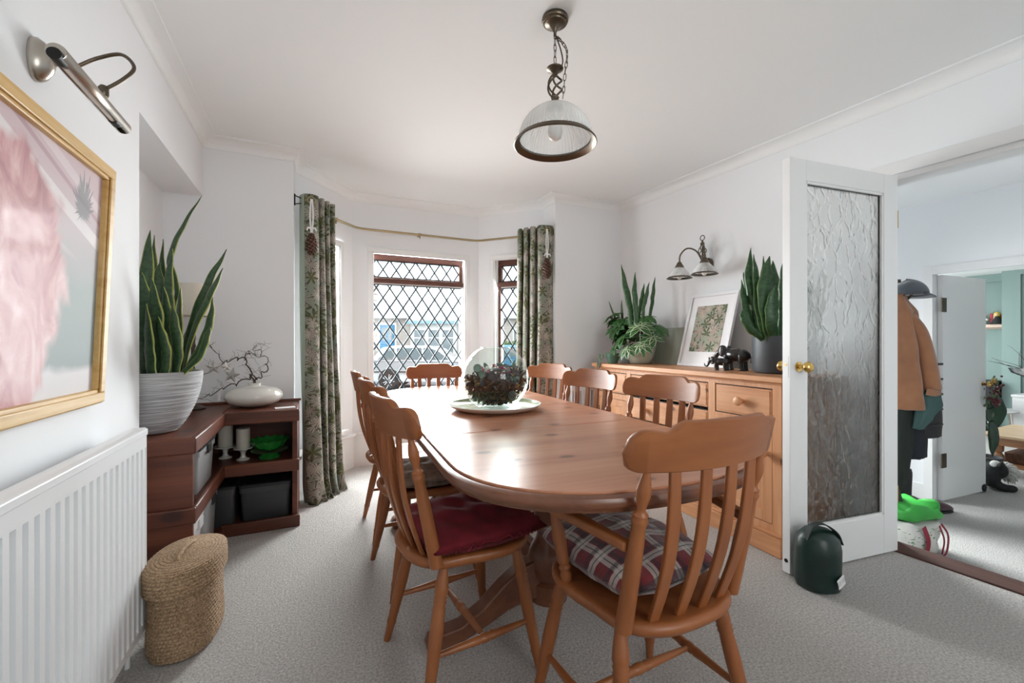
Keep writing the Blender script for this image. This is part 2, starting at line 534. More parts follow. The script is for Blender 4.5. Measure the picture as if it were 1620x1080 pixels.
def window(name, mtx, a, b, side):
    """a..b = opening along the wall, local y points outwards"""
    w = link(name, None); w.empty_display_size = .1
    w.matrix_world = mtx
    struct(w, {'c': 'leaded diamond window with brown fanlight in the middle of the bay', 'l': 'narrow leaded window behind the left curtain', 'r': 'narrow leaded window beside the right curtain'}[side])
    z0, z1 = SILL, WT
    ar = MB()
    aw = .042
    ar.box(a - aw, b + aw, -.014, .0, z1 - .001, z1 + aw).box(a - aw, a, -.014, .0, z0, z1).box(b, b + aw, -.014, .0, z0, z1)
    ar.box(a - .004, b + .004, -.006, .018, z1 - .010, z1).box(a - .002, a + .010, -.006, .018, z0, z1).box(b - .010, b + .002, -.006, .018, z0, z1)
    ar.build('architrave', GLOSSW, w, bevel=.003)
    MB().box(a - aw - .01, b + aw + .01, -.06, .10, z0 - .035, z0).build('window_sill', GLOSSW, w, bevel=.006)
    yf = .085
    fr = MB()
    fr.box(a, a + .012, yf - .03, yf + .04, z0, z1).box(b - .012, b, yf - .03, yf + .04, z0, z1)
    fr.box(a, b, yf - .03, yf + .04, z0, z0 + .02)
    fr.build('white_frame', GLOSSW, w)
    A, B = a + .012, b - .012
    tz0, tz1 = 1.655, 1.697
    MB().box(A, B, yf - .045, yf + .02, tz0, tz1).build('transom', MAHOG, w, bevel=.003)
    ft = MB(); sw = .034
    ft.box(A, B, yf - .015, yf + .02, z1 - .052, z1).box(A, A + (.006 if side == 'c' else sw), yf - .015, yf + .02, tz1, z1 - .052).box(B - sw, B, yf - .015, yf + .02, tz1, z1 - .052)
    ft.box(A, B, yf - .015, yf + .02, tz1, tz1 + .008)
    ft.build('fanlight_frame', MAHOG, w, bevel=.002)
    lattice(w, A + (.006 if side == 'c' else sw), B - sw, tz1 + .008, z1 - .052, yf, A + .03, tz1 + .085)
    if side == 'c':
        x0, x1 = A, B - .006
    else:
        sf = MB().box(A, A + .024, yf - .015, yf + .02, z0 + .02, tz0).box(B - .024, B, yf - .015, yf + .02, z0 + .02, tz0)
        sf.build('casement_stile', MAHOG, w, bevel=.002)
        x0, x1 = A + .024, B - .024
    lattice(w, x0, x1, z0 + .02, tz0 - .01, yf, A + .03, tz0 - .045 - .0905)
    bd = MB().box(A, B, yf - .006, yf + .01, tz0 - .010, tz0)
    bd.build('glazing_bead', GLOSSW, w)
    return w
window('window_1', MX['c'], .17, 1.055, 'c')
window('window_2', MX['l'], .155, LB - .175, 'l')
window('window_3', MX['r'], .175, RB - .155, 'r')
# added unseen rear window (behind the viewer), lets fill light in
w = struct(link('added_window_4', None), 'added unseen white casement window behind the viewer, for fill light')
fr = MB()
for x in (.48, 1.05, 1.62): fr.box(x - .03, x + .03, -1.46, -1.40, .85, 2.05)
fr.box(.45, 1.65, -1.46, -1.40, .85, .91).box(.45, 1.65, -1.46, -1.40, 1.99, 2.05)
fr.build('white_frame', GLOSSW, w)
for x in (.51, 1.08): MB().box(x, x + .51, -1.434, -1.428, .91, 1.99).build('pane', PANE, w)

# ------------------------------------------------------------------ hall door frame, threshold
fr = MB(); SL = (2.95 - 2.815) / (1.225 + 1.3)
st = 0
fr.box(-.055, .0, -.012, 0, 0, 1.995).box(-.055, .92, -.014, 0, 1.995, 2.06).box(.86, .92, -.012, 0, 0, 1.995)
fr.box(0, .86, 0.001, .119, 1.965, 1.995).box(0, .012, .05, .12, 0, 1.965).box(.848, .86, .001, .119, 0, 1.965)
d = (Vector(POLY[12]) - Vector(POLY[11])).normalized(); nrm = Vector((-d.y, d.x))
MR = Matrix(((d.x, nrm.x, 0, POLY[11][0]), (d.y, nrm.y, 0, POLY[11][1]), (0, 0, 1, 0), (0, 0, 0, 1)))
fr.xf(MR)
struct(fr.build('trim_2', GLOSSW, bevel=.002), 'white door lining and architrave of the hall doorway')
th = MB().box(0, .86, -.03, .12, -.26, .008); th.xf(MR)
struct(th.build('trim_3', STEP, bevel=.006), 'dark polished wooden threshold step')

# ------------------------------------------------------------------ hall and living room beyond
ZH = -.25
m = MB().box(2.93, 4.84, -1.3, 2.75, ZH - .1, ZH)
struct(m.build('floor_hall', HALLCARPET), 'pale carpet of the sunken hall')
m = MB().box(4.84, 9.6, -1.2, 4.2, ZH - .1, ZH)
struct(m.build('floor_living_room', HALLCARPET), 'pale carpet of the living room beyond')
m = MB().box(2.9, 4.95, -1.5, 2.8, 2.30, 2.40)
struct(m.build('ceiling_hall', CEIL)); 
m = MB().box(4.84, 9.6, -1.5, 4.3, 2.115, 2.2)
struct(m.build('ceiling_living_room', CEIL))
m = MB()
wall_seg(m, (4.80, 2.75), (4.80, -1.3), .1, ZH, 2.32, [(.925, 1.76, ZH, 1.69)])
struct(m.build('wall_hall_far', WALL), 'white far hall wall with the living room doorway')
m = MB().box(2.82, 3.30, 2.70, 2.85, ZH, 2.35).box(4.20, 4.9, 2.70, 2.85, ZH, 2.35).box(3.30, 4.20, 2.70, 2.85, 1.75, 2.35)
struct(m.build('wall_hall_end', WALL))
m = MB().box(2.95, 4.9, -1.4, -1.3, ZH, 2.35)
struct(m.build('wall_hall_near', WALL))
m = MB().box(4.785, 4.80, .94, 1.0, ZH, 1.75).box(4.785, 4.80, 1.815, 1.875, ZH, 1.75).box(4.785, 4.80, 1.0, 1.815, 1.68, 1.75)
m.box(4.801, 4.899, 1.813, 1.8245, ZH, 1.679)
struct(m.build('trim_4', GLOSSW, bevel=.002), 'white architrave of the living room doorway')
m = MB(); m.box(4.79, 4.80, 1.865, 2.7, ZH, ZH + .13)
struct(m.build('baseboard_hall', GLOSSW))
GREEN = plain('sage_teal_wall_paint', (.21, .295, .275), .6)
m = MB().box(9.2, 9.35, -1.2, 4.2, ZH, 2.12).box(8.95, 9.2, -1.2, 2.63, ZH, 2.12)
m.box(9.17, 9.2, 2.63, 4.2, 2.0, 2.12)
m.box(8.925, 8.95, 2.45, 2.63, ZH, 2.05).box(8.925, 8.95, -1.0, 2.63, 2.05, 2.12)
struct(m.build('wall_living_far', GREEN), 'sage green far wall of the living room')
for k, (y0, y1) in enumerate([(2.18, 2.40), (1.75, 2.1)]):
    pass
m = MB().box(4.9, 5.8, 4.1, 4.2, ZH, 2.12).box(8.3, 9.3, 4.1, 4.2, ZH, 2.12).box(5.8, 8.3, 4.1, 4.2, 1.85, 2.12).box(5.8, 8.3, 4.1, 4.2, ZH, .35)
struct(m.build('wall_living_side', GREEN))
m = MB().box(4.9, 9.3, -1.3, -1.2, ZH, 2.12)
struct(m.build('wall_living_near', WALL))
w5 = struct(link('window_5', None), 'living room window, out of view')
MB().box(5.8, 8.3, 4.13, 4.17, .35, .40).box(5.8, 8.3, 4.13, 4.17, 1.80, 1.85).box(5.8, 5.86, 4.13, 4.17, .40, 1.80).box(8.24, 8.3, 4.13, 4.17, .40, 1.80).box(7.02, 7.08, 4.13, 4.17, .40, 1.80).build('white_frame', GLOSSW, w5)
for x in (5.86, 7.08): MB().box(x, x + 1.16, 4.148, 4.152, .40, 1.80).build('pane', PANE, w5)
w6 = struct(link('door_3', None), 'glazed front door at the end of the hall, out of view')
MB().box(3.30, 3.40, 2.75, 2.79, ZH, 1.75).box(4.10, 4.20, 2.75, 2.79, ZH, 1.75).box(3.40, 4.10, 2.75, 2.79, 1.65, 1.75).box(3.40, 4.10, 2.75, 2.79, ZH, 0).build('door_frame', GLOSSW, w6)
MB().box(3.40, 4.10, 2.768, 2.772, 0, 1.65).build('pane', PANE, w6)

# ------------------------------------------------------------------ the glazed door into the hall
def obscure_glass():
    t = NT('textured_obscure_glass'); co = t.coord()
    d = t.vmath('ADD', co, t.vmath('MULTIPLY', t.comb(t.noise(co, 9, 2), t.noise(t.mapping(co, loc=(3, 5, 9)), 9, 2), t.noise(t.mapping(co, loc=(8, 1, 4)), 9, 2)), (.09, .09, .09)))
    vo = t.voro(t.mapping(d, (24, 24, 11)), 1.0, 'SMOOTH_F1')
    vo2 = t.voro(t.mapping(d, (17, 17, 8), (4, 2, 7)), 1.0, 'DISTANCE_TO_EDGE')
    h = t.math('ADD', vo.outputs['Distance'], t.math('MULTIPLY', t.step(vo2.outputs['Distance'], 0, .16), .55))
    t.set(Base_Color=(.97, .99, .985), Roughness=.12, Transmission_Weight=1.0, IOR=1.3)
    t.bump(h, .8, .006)
    tr = t.node('ShaderNodeBsdfTransparent'); tr.inputs[0].default_value = (.95, .98, .975, 1)
    mx = t.node('ShaderNodeMixShader'); mx.inputs[0].default_value = .32
    t.t.links.new(t.b.outputs[0], mx.inputs[1]); t.t.links.new(tr.outputs[0], mx.inputs[2]); t.t.links.new(mx.outputs[0], t.out.inputs[0])
    return t.m
OBSC = obscure_glass()
door = struct(link('door_1', None), 'white half-open door with a tall textured glass pane')
door.location = (2.802, 1.222, .008)
door.rotation_euler = (0, 0, math.atan2(.088, -.771))      # local +x runs from hinge to free edge
DWd, DT, DH = .762, .04, 1.972
lf = MB()
lf.box(0, .105, -DT / 2, DT / 2, 0, DH).box(DWd - .105, DWd, -DT / 2, DT / 2, 0, DH)
lf.box(.105, DWd - .105, -DT / 2, DT / 2, DH - .10, DH).box(.105, DWd - .105, -DT / 2, DT / 2, 0, .20)
lf.build('door_frame', GLOSSW, door, bevel=.002)
bd = MB()
for s in (-1, 1):
    y0, y1 = (.006, DT / 2 - .004) if s > 0 else (-DT / 2 + .004, -.006)
    bd.box(.105, .117, y0, y1, .20, DH - .10).box(DWd - .117, DWd - .105, y0, y1, .20, DH - .10).box(.105, DWd - .105, y0, y1, .20, .212).box(.105, DWd - .105, y0, y1, DH - .112, DH - .10)
bd.build('glazing_bead', GLOSSW, door)
MB().box(.107, DWd - .107, -.003, .003, .202, DH - .102).build('pane', OBSC, door)
for s in (-1, 1):
    k = MB().lathe([(.024, 0), (.024, .004), (.011, .006), (.009, .022), (.016, .030), (.025, .040), (.027, .050), (.022, .060), (.010, .066)], seg=24)
    k.xf(Matrix.Translation((DWd - .055, s * DT / 2, .98)) @ Matrix.Rotation(R(-90 * s), 4, 'X'))
    k.build('door_knob', BRASS, door, smooth=40)
k = MB().box(DWd, DWd + .0015, -.011, .011, .93, 1.03)
k.build('latch_plate', GLOSSW, door)
k = MB().lathe([(.009, 0), (.009, .002)], seg=14).xf(Matrix.Translation((DWd, .0, .058)) @ Matrix.Rotation(R(90), 4, 'Y'))
k.build('edge_hole', BLACKM, door)
k = MB().lathe([(.006, 0), (.006, .003)], seg=12).xf(Matrix.Translation((DWd, 0, .99)) @ Matrix.Rotation(R(90), 4, 'Y'))
k.build('latch', BRASS, door)
for z in (.25, 1.7):
    MB().box(-.006, .0, -.03, .02, z, z + .09).build('hinge', BRASS, door)

# far door
d2 = struct(link('door_2', None), 'plain white flush door standing open to the living room')
d2.location = (4.850, 1.806, ZH + .01)
d2.rotation_euler = (0, 0, math.atan2(-.045, .70))
MB().box(0, .68, -.035, .0, 0, 1.915).build('door_leaf', GLOSSW, d2, bevel=.002)
for z in (.28, 1.60): MB().box(-.03, .04, -.042, -.034, z, z + .12).build('hinge', BRONZE, d2)
k = MB().lathe([(.022, 0), (.010, .004), (.009, .022), (.024, .036), (.024, .05), (.01, .058)], seg=16).xf(Matrix.Translation((.63, -.035, .97)) @ Matrix.Rotation(R(90), 4, 'X'))
k.build('door_knob', BRASS, d2, smooth=40)
# ================================================================== TABLE
TROT = R(-3.0)
table = thing('dining_table', (.875, 2.04, 0), 'long oval pine dining table on twin pedestals in the middle of the room', 'table', TROT)
HW, HL, EB = .485, 1.275, .40
def toutline(off=0, n=20):
    pts = []
    a0, b0 = HW + off, EB + off
    for k in range(n + 1):
        a = PI * k / n
        c, s = math.cos(a), math.sin(a)
        e = 2 / 2.35
        pts.append((a0 * math.copysign(abs(c) ** e, c), HL - EB + b0 * abs(s) ** e))
    for k in range(n + 1):
        a = PI + PI * k / n
        c, s = math.cos(a), math.sin(a)
        pts.append((a0 * math.copysign(abs(c) ** e, c), -(HL - EB) - b0 * abs(s) ** e))
    return pts
inn = toutline(-.010, 28)
def ycut(poly, y0, y1):
    return clip(poly, -9, 9, y0, y1)
for y0, y1 in ((-2, -.508), (-.502, .037), (.043, .582), (.588, 2)):
    MB().prism(ycut(inn, y0, y1), 'z', .737, .760).build('tabletop_panel', TABLEW, table, bevel=.003)
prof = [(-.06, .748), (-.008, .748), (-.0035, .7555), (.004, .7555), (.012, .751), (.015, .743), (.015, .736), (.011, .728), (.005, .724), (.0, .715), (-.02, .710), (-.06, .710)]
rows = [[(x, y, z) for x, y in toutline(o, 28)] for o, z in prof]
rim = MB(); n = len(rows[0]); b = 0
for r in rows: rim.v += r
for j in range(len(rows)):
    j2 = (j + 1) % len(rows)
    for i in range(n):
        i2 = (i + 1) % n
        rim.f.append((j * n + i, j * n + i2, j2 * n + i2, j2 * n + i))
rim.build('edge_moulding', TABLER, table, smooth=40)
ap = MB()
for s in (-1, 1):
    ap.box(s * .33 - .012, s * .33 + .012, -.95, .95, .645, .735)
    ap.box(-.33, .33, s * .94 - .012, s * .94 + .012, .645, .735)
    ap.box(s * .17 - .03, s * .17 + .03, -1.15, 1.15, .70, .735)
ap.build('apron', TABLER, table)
for s in (-1, 1):
    y = s * .555
    MB().lathe([(.075, .10), (.075, .17), (.06, .18), (.075, .20), (.085, .25), (.07, .30), (.05, .33), (.042, .36), (.055, .42), (.07, .50), (.066, .56), (.05, .59), (.065, .61), (.065, .66)], (0, y, 0), 28).build('pedestal_column', TABLER, table, smooth=35)
    MB().box(-.30, .30, y - .045, y + .045, .66, .70).build('bearer', TABLER, table, bevel=.006)
    for q in (-1, 1):
        f = []
        top = [(.04, .27), (.12, .255), (.20, .20), (.28, .13), (.36, .085), (.43, .075), (.475, .06)]
        bot = [(.485, .035), (.475, .0), (.40, .0), (.37, .022), (.28, .055), (.18, .10), (.10, .12), (.04, .12)]
        MB().prism([(q * a, z) for a, z in top + bot], 'y', y - .033, y + .033).build('foot', TABLER, table, bevel=.008)
MB().box(-.022, .022, -.53, .53, .17, .25).build('stretcher_rail', TABLER, table, bevel=.006)

# ================================================================== CHAIRS
def seat_mesh(w, dp, zt, th):
    out = []; N = 48
    for k in range(N):
        a = 2 * PI * k / N
        c, s = math.cos(a), math.sin(a)
        e = 2 / 3.2
        x = math.copysign(abs(c) ** e, c); y = math.copysign(abs(s) ** e, s)
        wd = w * (1.0 - .10 * max(0, -y)) * (1 - .07 * math.exp(-((y + .25) / .35) ** 2))
        yy = y * dp
        if y < 0: yy -= .015 * (1 - x * x)
        else: yy += .012 * (1 - x * x) 
        out.append((x * wd, yy))
    rings = []
    def ring(sc, z): return [(x * sc, y * sc, z) for x, y in out]
    rings.append(ring(.90, zt - th)); rings.append(ring(.965, zt - th + .004)); rings.append(ring(1.0, zt - th * .6))
    rings.append(ring(1.0, zt - th * .3)); rings.append(ring(.975, zt - .002))
    for sc, dz in ((.93, 0), (.8, -.004), (.6, -.011), (.35, -.014), (.1, -.013)):
        rings.append([(x * sc, y * sc, zt + dz * (1.15 if abs(x) > .05 else .75)) for x, y in out])
    return MB().rings(rings)
def crest_mesh(L, zb, depth, lean):
    n = 40; rings = []
    def top(s):
        a = abs(s)
        if a < .50: z = .116
        elif a < .66:
            t = (a - .50) / .16; z = lerp(.116, .092, t * t * (3 - 2 * t))
        elif a < .84: z = .092 + .006 * math.sin((a - .66) / .18 * PI / 2)
        else:
            t = min(1, (a - .84) / .16); z = .046 + .052 * math.sqrt(max(0, 1 - t * t))
        return z
    def bot(s):
        a = abs(s)
        z = .004 * (a ** 2)
        if a > .84:
            t = min(1, (a - .84) / .16); z += .042 * (1 - math.sqrt(max(0, 1 - t ** 2.5)))
        return z
    for k in range(n + 1):
        s = -math.cos(PI * k / n) * .25 + (-1 + 2 * k / n) * .75
        x = L * s
        y0 = depth * (s * s - 1)
        a, b = bot(s), top(s)
        if b - a < .008: a, b = (a + b) / 2 - .004, (a + b) / 2 + .004
        ring = []
        T = .012 * (1 if abs(s) < .84 else max(.3, math.sqrt(max(0, 1 - ((abs(s) - .84) / .16) ** 3))))
        for (zz, yy) in ((a + .0025, -T), (a, -T * .7), (a, T * .7), (a + .0025, T), (b - .0035, T), (b, T * .55), (b, -T * .55), (b - .0035, -T)):
            ring.append((x, y0 + yy - lean * zz, zb + zz))
        rings.append(ring)
    return MB().rings(rings)
LEGP = [(0, .013), (.06, .015), (.16, .0205), (.20, .021), (.215, .018), (.23, .021), (.245, .018), (.26, .021), (.275, .018), (.30, .0195), (.45, .021), (.62, .019), (.80, .0155), (.83, .0175), (.85, .015), (1, .0115)]
STRP = [(0, .007), (.1, .009), (.38, .0125), (.43, .0145), (.45, .012), (.47, .0145), (.5, .0155), (.53, .0145), (.55, .012), (.57, .0145), (.62, .0125), (.9, .009), (1, .007)]
POSTP = [(0, .0205), (.10, .0205), (.45, .0195), (.60, .017), (.66, .0155), (.685, .0185), (.70, .019), (.715, .016), (.73, .0175), (.745, .011), (.77, .010), (.83, .0155), (.87, .0165), (.91, .0135), (.96, .009), (1, .008)]
def make_chair(arms=False, dip=0):
    ch = thing('dining_chair' if not arms else 'carver_chair', (0, 0, 0), 'x', 'chair')
    W = .205 if not arms else .225; D = .205
    seat_mesh(W, D, .445, .036).build('seat', CHAIRX, ch, smooth=50)
    pw = .168 if not arms else .185
    L = .222 if not arms else .245
    yb = -.155
    crest_mesh(L, .820, .055, .22).xf(Matrix.Translation((0, -.215, 0))).build('crest_rail', CHAIRX, ch, smooth=45)
    for s in (-1, 1):
        sx = pw / L
        MB().turned((s * pw, yb, .43), (s * pw * 1.03, -.215 + .055 * (sx * sx - 1) - .0, .832), POSTP, 14).build('back_post', CHAIRW, ch, smooth=50)
    for i in range(4):
        q = (i - 1.5) / 1.5
        xb, xt = q * .103 * pw / .168, q * .115 * pw / .168
        y0 = yb - .026 * (1 - (xb / pw) ** 2); y3 = -.215 + .055 * ((xt / L) ** 2 - 1)
        p = []
        for k in range(13):
            t = k / 12
            z = .432 + (.832 - .432) * t
            y = lerp(y0, y3, t) - .022 * math.sin(PI * t) * (1 if t < 1 else 0)
            p.append((lerp(xb, xt, t), y, z))
        MB().strip(p, (1, 0, 0), [.029 + .006 * math.sin(PI * k / 12) for k in range(13)], .012).build('back_slat', CHAIRW, ch, smooth=40, bevel=.003)
    fl = []
    for sy in (-1, 1):
        for s in (-1, 1):
            p0 = Vector((s * (W - .06), sy * (.135 if sy > 0 else .12), .425)); p1 = Vector((s * (W + .005), .195 if sy > 0 else -.205, 0))
            MB().turned(p0, p1, LEGP, 14).build('leg', CHAIRW, ch, smooth=50)
            fl.append((p0, p1))
    for a, b, t in ((0, 2, .60), (1, 3, .60)):
        MB().turned(fl[a][0].lerp(fl[a][1], t), fl[b][0].lerp(fl[b][1], t), STRP, 12).build('stretcher', CHAIRX, ch, smooth=50)
    m1 = (fl[0][0].lerp(fl[0][1], .60) + fl[2][0].lerp(fl[2][1], .60)) / 2
    m2 = (fl[1][0].lerp(fl[1][1], .60) + fl[3][0].lerp(fl[3][1], .60)) / 2
    MB().turned(m1, m2, STRP, 12).build('stretcher', CHAIRX, ch, smooth=50)
    if arms:
        for s in (-1, 1):
            p = smoothpath([(s * .197, -.185, .640), (s * .225, -.06, .650), (s * .245, .06, .655), (s * .225, .14, .655), (s * .205, .175, .652)], 6)
            n = len(p)
            w = [.028 + .026 * min(1, max(0, (i / n - .1) / .6)) for i in range(n)]; w[-1] = .03; w[-2] = .046
            MB().strip(p, (1, 0, 0), w, .024).build('armrest', CHAIRX, ch, smooth=50, bevel=.007, bseg=3)
            MB().turned((s * .200, .06, .435), (s * .232, .085, .65), [(0, .013), (.1, .017), (.16, .013), (.2, .018), (.24, .013), (.28, .018), (.33, .016), (.6, .019), (.85, .014), (1, .012)], 12).build('arm_support', CHAIRW, ch, smooth=50)
    return ch
side0 = make_chair()
CH = [
    ((.475, 1.455), -84, 'beech slat-back dining chair holding the red cushion'),
    ((.495, 2.085), -86, 'beech dining chair on the radiator side, second from the camera behind the red-cushioned one'),
    ((.505, 2.655), -89, 'beech dining chair on the radiator side, furthest from camera beside the left curtain'),
    ((.855, 3.07), 178, 'beech dining chair at the far head of the table in front of the bay window'),
    ((1.45, 2.83), 112, 'beech dining chair beside the right curtain, partly behind the glass bowl'),
    ((1.325, 2.17), 103, 'beech dining chair in front of the sideboard, middle one on that side of the table'),
    ((1.345, 1.60), 101, 'beech dining chair in front of the sideboard, nearest the open door'),
]
for i, ((x, y), rz, lab) in enumerate(CH):
    c = side0 if i == 0 else copy_tree(side0)
    c.location = (x, y, 0); c.rotation_euler = (0, 0, R(rz)); c['label'] = lab; c['group'] = 'side chairs round the dining table'
carver = make_chair(True)
carver.location = (.845, .965, 0); carver.rotation_euler = (0, 0, R(1)); carver['label'] = 'beech carver armchair with its back to the camera at the near end of the table'

# cushions
def cushion(name, label, mat, loc, w, d, h, rz, frill=0, tilt=0):
    n = 36; rows = []
    def top(sign):
        g = []
        for j in range(n + 1):
            r = []
            for i in range(n + 1):
                u = -1 + 2 * i / n; v = -1 + 2 * j / n
                e = max(0, (1 - abs(u) ** 2.6) * (1 - abs(v) ** 2.6)) ** .5
                bu = u * (1 - .06 * (v * v)); bv = v * (1 - .06 * (u * u))
                wr = .004 * math.sin(9 * u + 5 * v * v) * e + .003 * math.sin(14 * v - 6 * u) * e
                r.append((bu * w / 2, bv * d / 2, h / 2 + sign * (h / 2 * e + wr)))
            g.append(r)
        return g
    mb = MB(); mb.grid(top(1)); mb.grid(top(-1))
    bm_o = mb.build(name, mat, None, smooth=180)
    md = bm_o.modifiers.new('weld', 'WELD'); md.merge_threshold = .0005
    bm_o.location = loc; bm_o.rotation_euler = (R(tilt), 0, R(rz))
    if frill:
        fb = MB(); N = 200; r0 = []; r1 = []
        for k in range(N):
            a = 2 * PI * k / N; c, s = math.cos(a), math.sin(a)
            x = math.copysign(abs(c) ** .45, c) * w / 2 * .93; y = math.copysign(abs(s) ** .45, s) * d / 2 * .93
            wob = .012 * math.sin(k * 1.9)
            r0.append((x, y, h / 2)); r1.append((x * (1 + frill), y * (1 + frill), h / 2 + wob))
        fb.rings([r0, r1], True, False, False)
        fo = fb.build('frill', mat, bm_o, smooth=180, solid=.003)
    return tag(bm_o, label, 'cushion')
REDF = plain('dark_red_cotton', (.17, .008, .018), .9, var=.2, vscale=20)
cushion('seat_cushion', 'dark red frilled cushion on the nearest chair on the radiator side', REDF, (.505, 1.46, .436), .43, .43, .085, -84, .07)
def plaid():
    t = NT('red_white_plaid_wool'); co = t.sep(t.coord())
    def band(c, f, ph, lo, hi):
        fr = t.math('FRACT', t.math('ADD', t.math('MULTIPLY', c, f), ph))
        return t.math('MULTIPLY', t.math('GREATER_THAN', fr, lo), t.math('LESS_THAN', fr, hi))
    col = (.19, .015, .022)
    for a in (0, 1):
        c = co[a]
        col = t.mix(t.math('MULTIPLY', band(c, 13, .1, .0, .30), .55), col, (.72, .70, .64))
        col = t.mix(t.math('MULTIPLY', band(c, 13, .1, .36, .52), .6), col, (.012, .014, .03))
        col = t.mix(t.math('MULTIPLY', band(c, 13, .1, .13, .17), .8), col, (.015, .02, .03))
    t.set(Base_Color=col, Roughness=.9, Sheen_Weight=.4)
    t.bump(t.noise(t.coord(), 220, 2), .6, .004)
    return t.m
PLAID = plaid()
cushion('seat_cushion', 'red, white and navy plaid cushion on the carver armchair', PLAID, (.845, 1.03, .436), .375, .42, .12, 4, 0)
PATT = plain('taupe_patterned_cotton', (.24, .19, .15), .85, var=.5, vscale=26)
cushion('seat_cushion', 'taupe patterned cushion on the second chair on the radiator side', PATT, (.52, 2.085, .434), .39, .39, .085, -86, .05)

# ================================================================== TRAY AND GLASS BOWL
TR = (.85, 2.045, .760)
tr = thing('tray', TR, 'round green-centred cream tray under the glass bowl on the table', 'tray')
GREENGL = NT('mottled_green_glaze')
_c = GREENGL.coord()
_d = GREENGL.noise(_c, 16, 4)
_r = GREENGL.vmath('LENGTH', GREENGL.vmath('MULTIPLY', _c, (1, 1, 0)))
GREENGL = GREENGL.set(Base_Color=GREENGL.mix(GREENGL.step(_d, .35, .65), GREENGL.mix(GREENGL.step(_r, .16, .2), (.62, .68, .52), (.17, .22, .09)), (.42, .50, .30)), Roughness=.18)
MB().lathe([(.15, 0), (.185, .003), (.225, .018), (.238, .030), (.236, .033), (.232, .032)], seg=64, cap1=False).build('tray_body', plain('tray_stone_cream', (.66, .63, .57), .45), tr, smooth=40)
MB().lathe([(.234, .0325), (.22, .022), (.182, .010), (.15, .008), (.001, .008)], seg=64, cap0=False).build('glazed_inside', GREENGL, tr, smooth=40)
BO = (.855, 2.05, .7685)
bw = thing('glass_bowl', BO, 'spherical clear glass bowl of dried flowers on the green tray', 'bowl')
prof = []
RB_ = .172; zc_ = .152
for k in range(25):
    a = R(-62 + (62 + 64) * k / 24)
    prof.append((RB_ * math.cos(a), zc_ + RB_ * math.sin(a)))
inner = [(r - .004, z if z > .02 else z + .006) for r, z in prof[::-1]]
MB().lathe([(.001, .0)] + prof + inner + [(.001, .0075)], seg=64).build('glass', BOWLGLASS, bw, smooth=60)
MB().lathe([(r, z) for r, z in [(.0745, .3045), (.0785, .3075), (.0755, .311), (.072, .3075)]], seg=48).build('lip', BOWLGLASS, bw, smooth=60)
# dried filling
random.seed(11)
fil = MB(); LEAFC = [plain('dry_dark_leaf', (.035, .018, .014), .8), plain('dry_brown_leaf', (.13, .05, .022), .8), plain('dry_ochre_leaf', (.30, .17, .05), .8), plain('dry_plum_petal', (.075, .016, .03), .75), plain('dry_grey_leaf', (.10, .12, .10), .8)]
def inbowl(r): # random point in bowl, below fill
    while True:
        p = Vector((random.uniform(-1, 1), random.uniform(-1, 1), random.uniform(-1, 1)))
        if p.length < 1: break
    p = p * r + Vector((0, 0, zc_))
    return p
cnt = 0
while cnt < 1500:
    p = inbowl(.153)
    d = (p - Vector((0, 0, zc_))).length
    if p.z > .185 + .02 * math.sin(9 * p.x) or p.z < .02: continue
    if d < .105 and p.z < .15: continue
    s = random.uniform(.008, .02)
    a = Vector((random.gauss(0, 1), random.gauss(0, 1), random.gauss(0, 1))).normalized(); b = a.orthogonal().normalized(); c_ = a.cross(b)
    i = len(fil.v)
    fil.v += [tuple(p + b * s), tuple(p + c_ * s * .5 + a * s * .2), tuple(p - b * s), tuple(p - c_ * s * .5 + a * s * .2)]
    fil.fm[len(fil.f)] = random.choices(range(5), (6, 4, 1.6 if p.z < .09 else .5, 3, 1))[0]
    fil.f.append((i, i + 1, i + 2, i + 3)); cnt += 1
# core
st = len(fil.f); fil.ball((0, 0, .115), .112, 20, 10, sz=.78)
for q in range(st, len(fil.f)): fil.fm[q] = 0
fo = fil.build('dried_flower_filling', LEAFC, None, recalc=False)
fo.location = BO; fo['kind'] = 'stuff'; tag(fo, 'dark brown and plum dried leaves and petals filling the glass bowl', 'potpourri')
EUC = plain('eucalyptus_leaf_green', (.17, .25, .20), .6, var=.15)
eb = MB()
g = []
for j in range(7):
    r = j / 6 * .021
    g.append([(r * math.cos(2 * PI * k / 14) * 1.05, r * math.sin(2 * PI * k / 14), .010 * (r / .021) ** 2 + .001) for k in range(14)])
eb.rings(g, True, True, False)
for k, (x, y, z, rx, ry) in enumerate([(-.10, -.055, .205, 75, -25), (-.085, -.08, .175, 85, 0), (.045, -.105, .19, 70, 20), (.055, -.125, .165, 90, 10), (.08, -.05, .215, 65, 25), (-.06, -.03, .21, 60, 0), (.02, -.02, .21, 40, 10), (.09, -.09, .15, 90, 35)]):
    if k == 0:
        me = eb.mesh('eucalyptus_leaf', EUC, 180); o = link('eucalyptus_leaf', me)
        o.modifiers.new('solid', 'SOLIDIFY').thickness = .001; e0 = o
    else:
        o = e0.copy(); COL.objects.link(o)
    o.location = (BO[0] + x, BO[1] + y, BO[2] + z); o.rotation_euler = (R(rx), R(ry), R(20 * k))
    # turn the cluster to face the camera side of the bowl
    v = Matrix.Rotation(R(-15), 4, 'Z') @ Vector((x, y, z)); o.location = Vector(BO) + v
    tag(o, 'round grey-green eucalyptus leaf among the dried flowers in the glass bowl', 'leaf', 'eucalyptus leaves in the glass bowl')
BER = [plain('pink_berry', (.40, .06, .11), .4), plain('white_berry', (.75, .70, .62), .4), plain('red_petal', (.42, .12, .07), .6)]
bme = [MB().ball((0, 0, 0), .0065, 10, 8).mesh('dried_berry', b, 180) for b in BER[:2]]
random.seed(5)
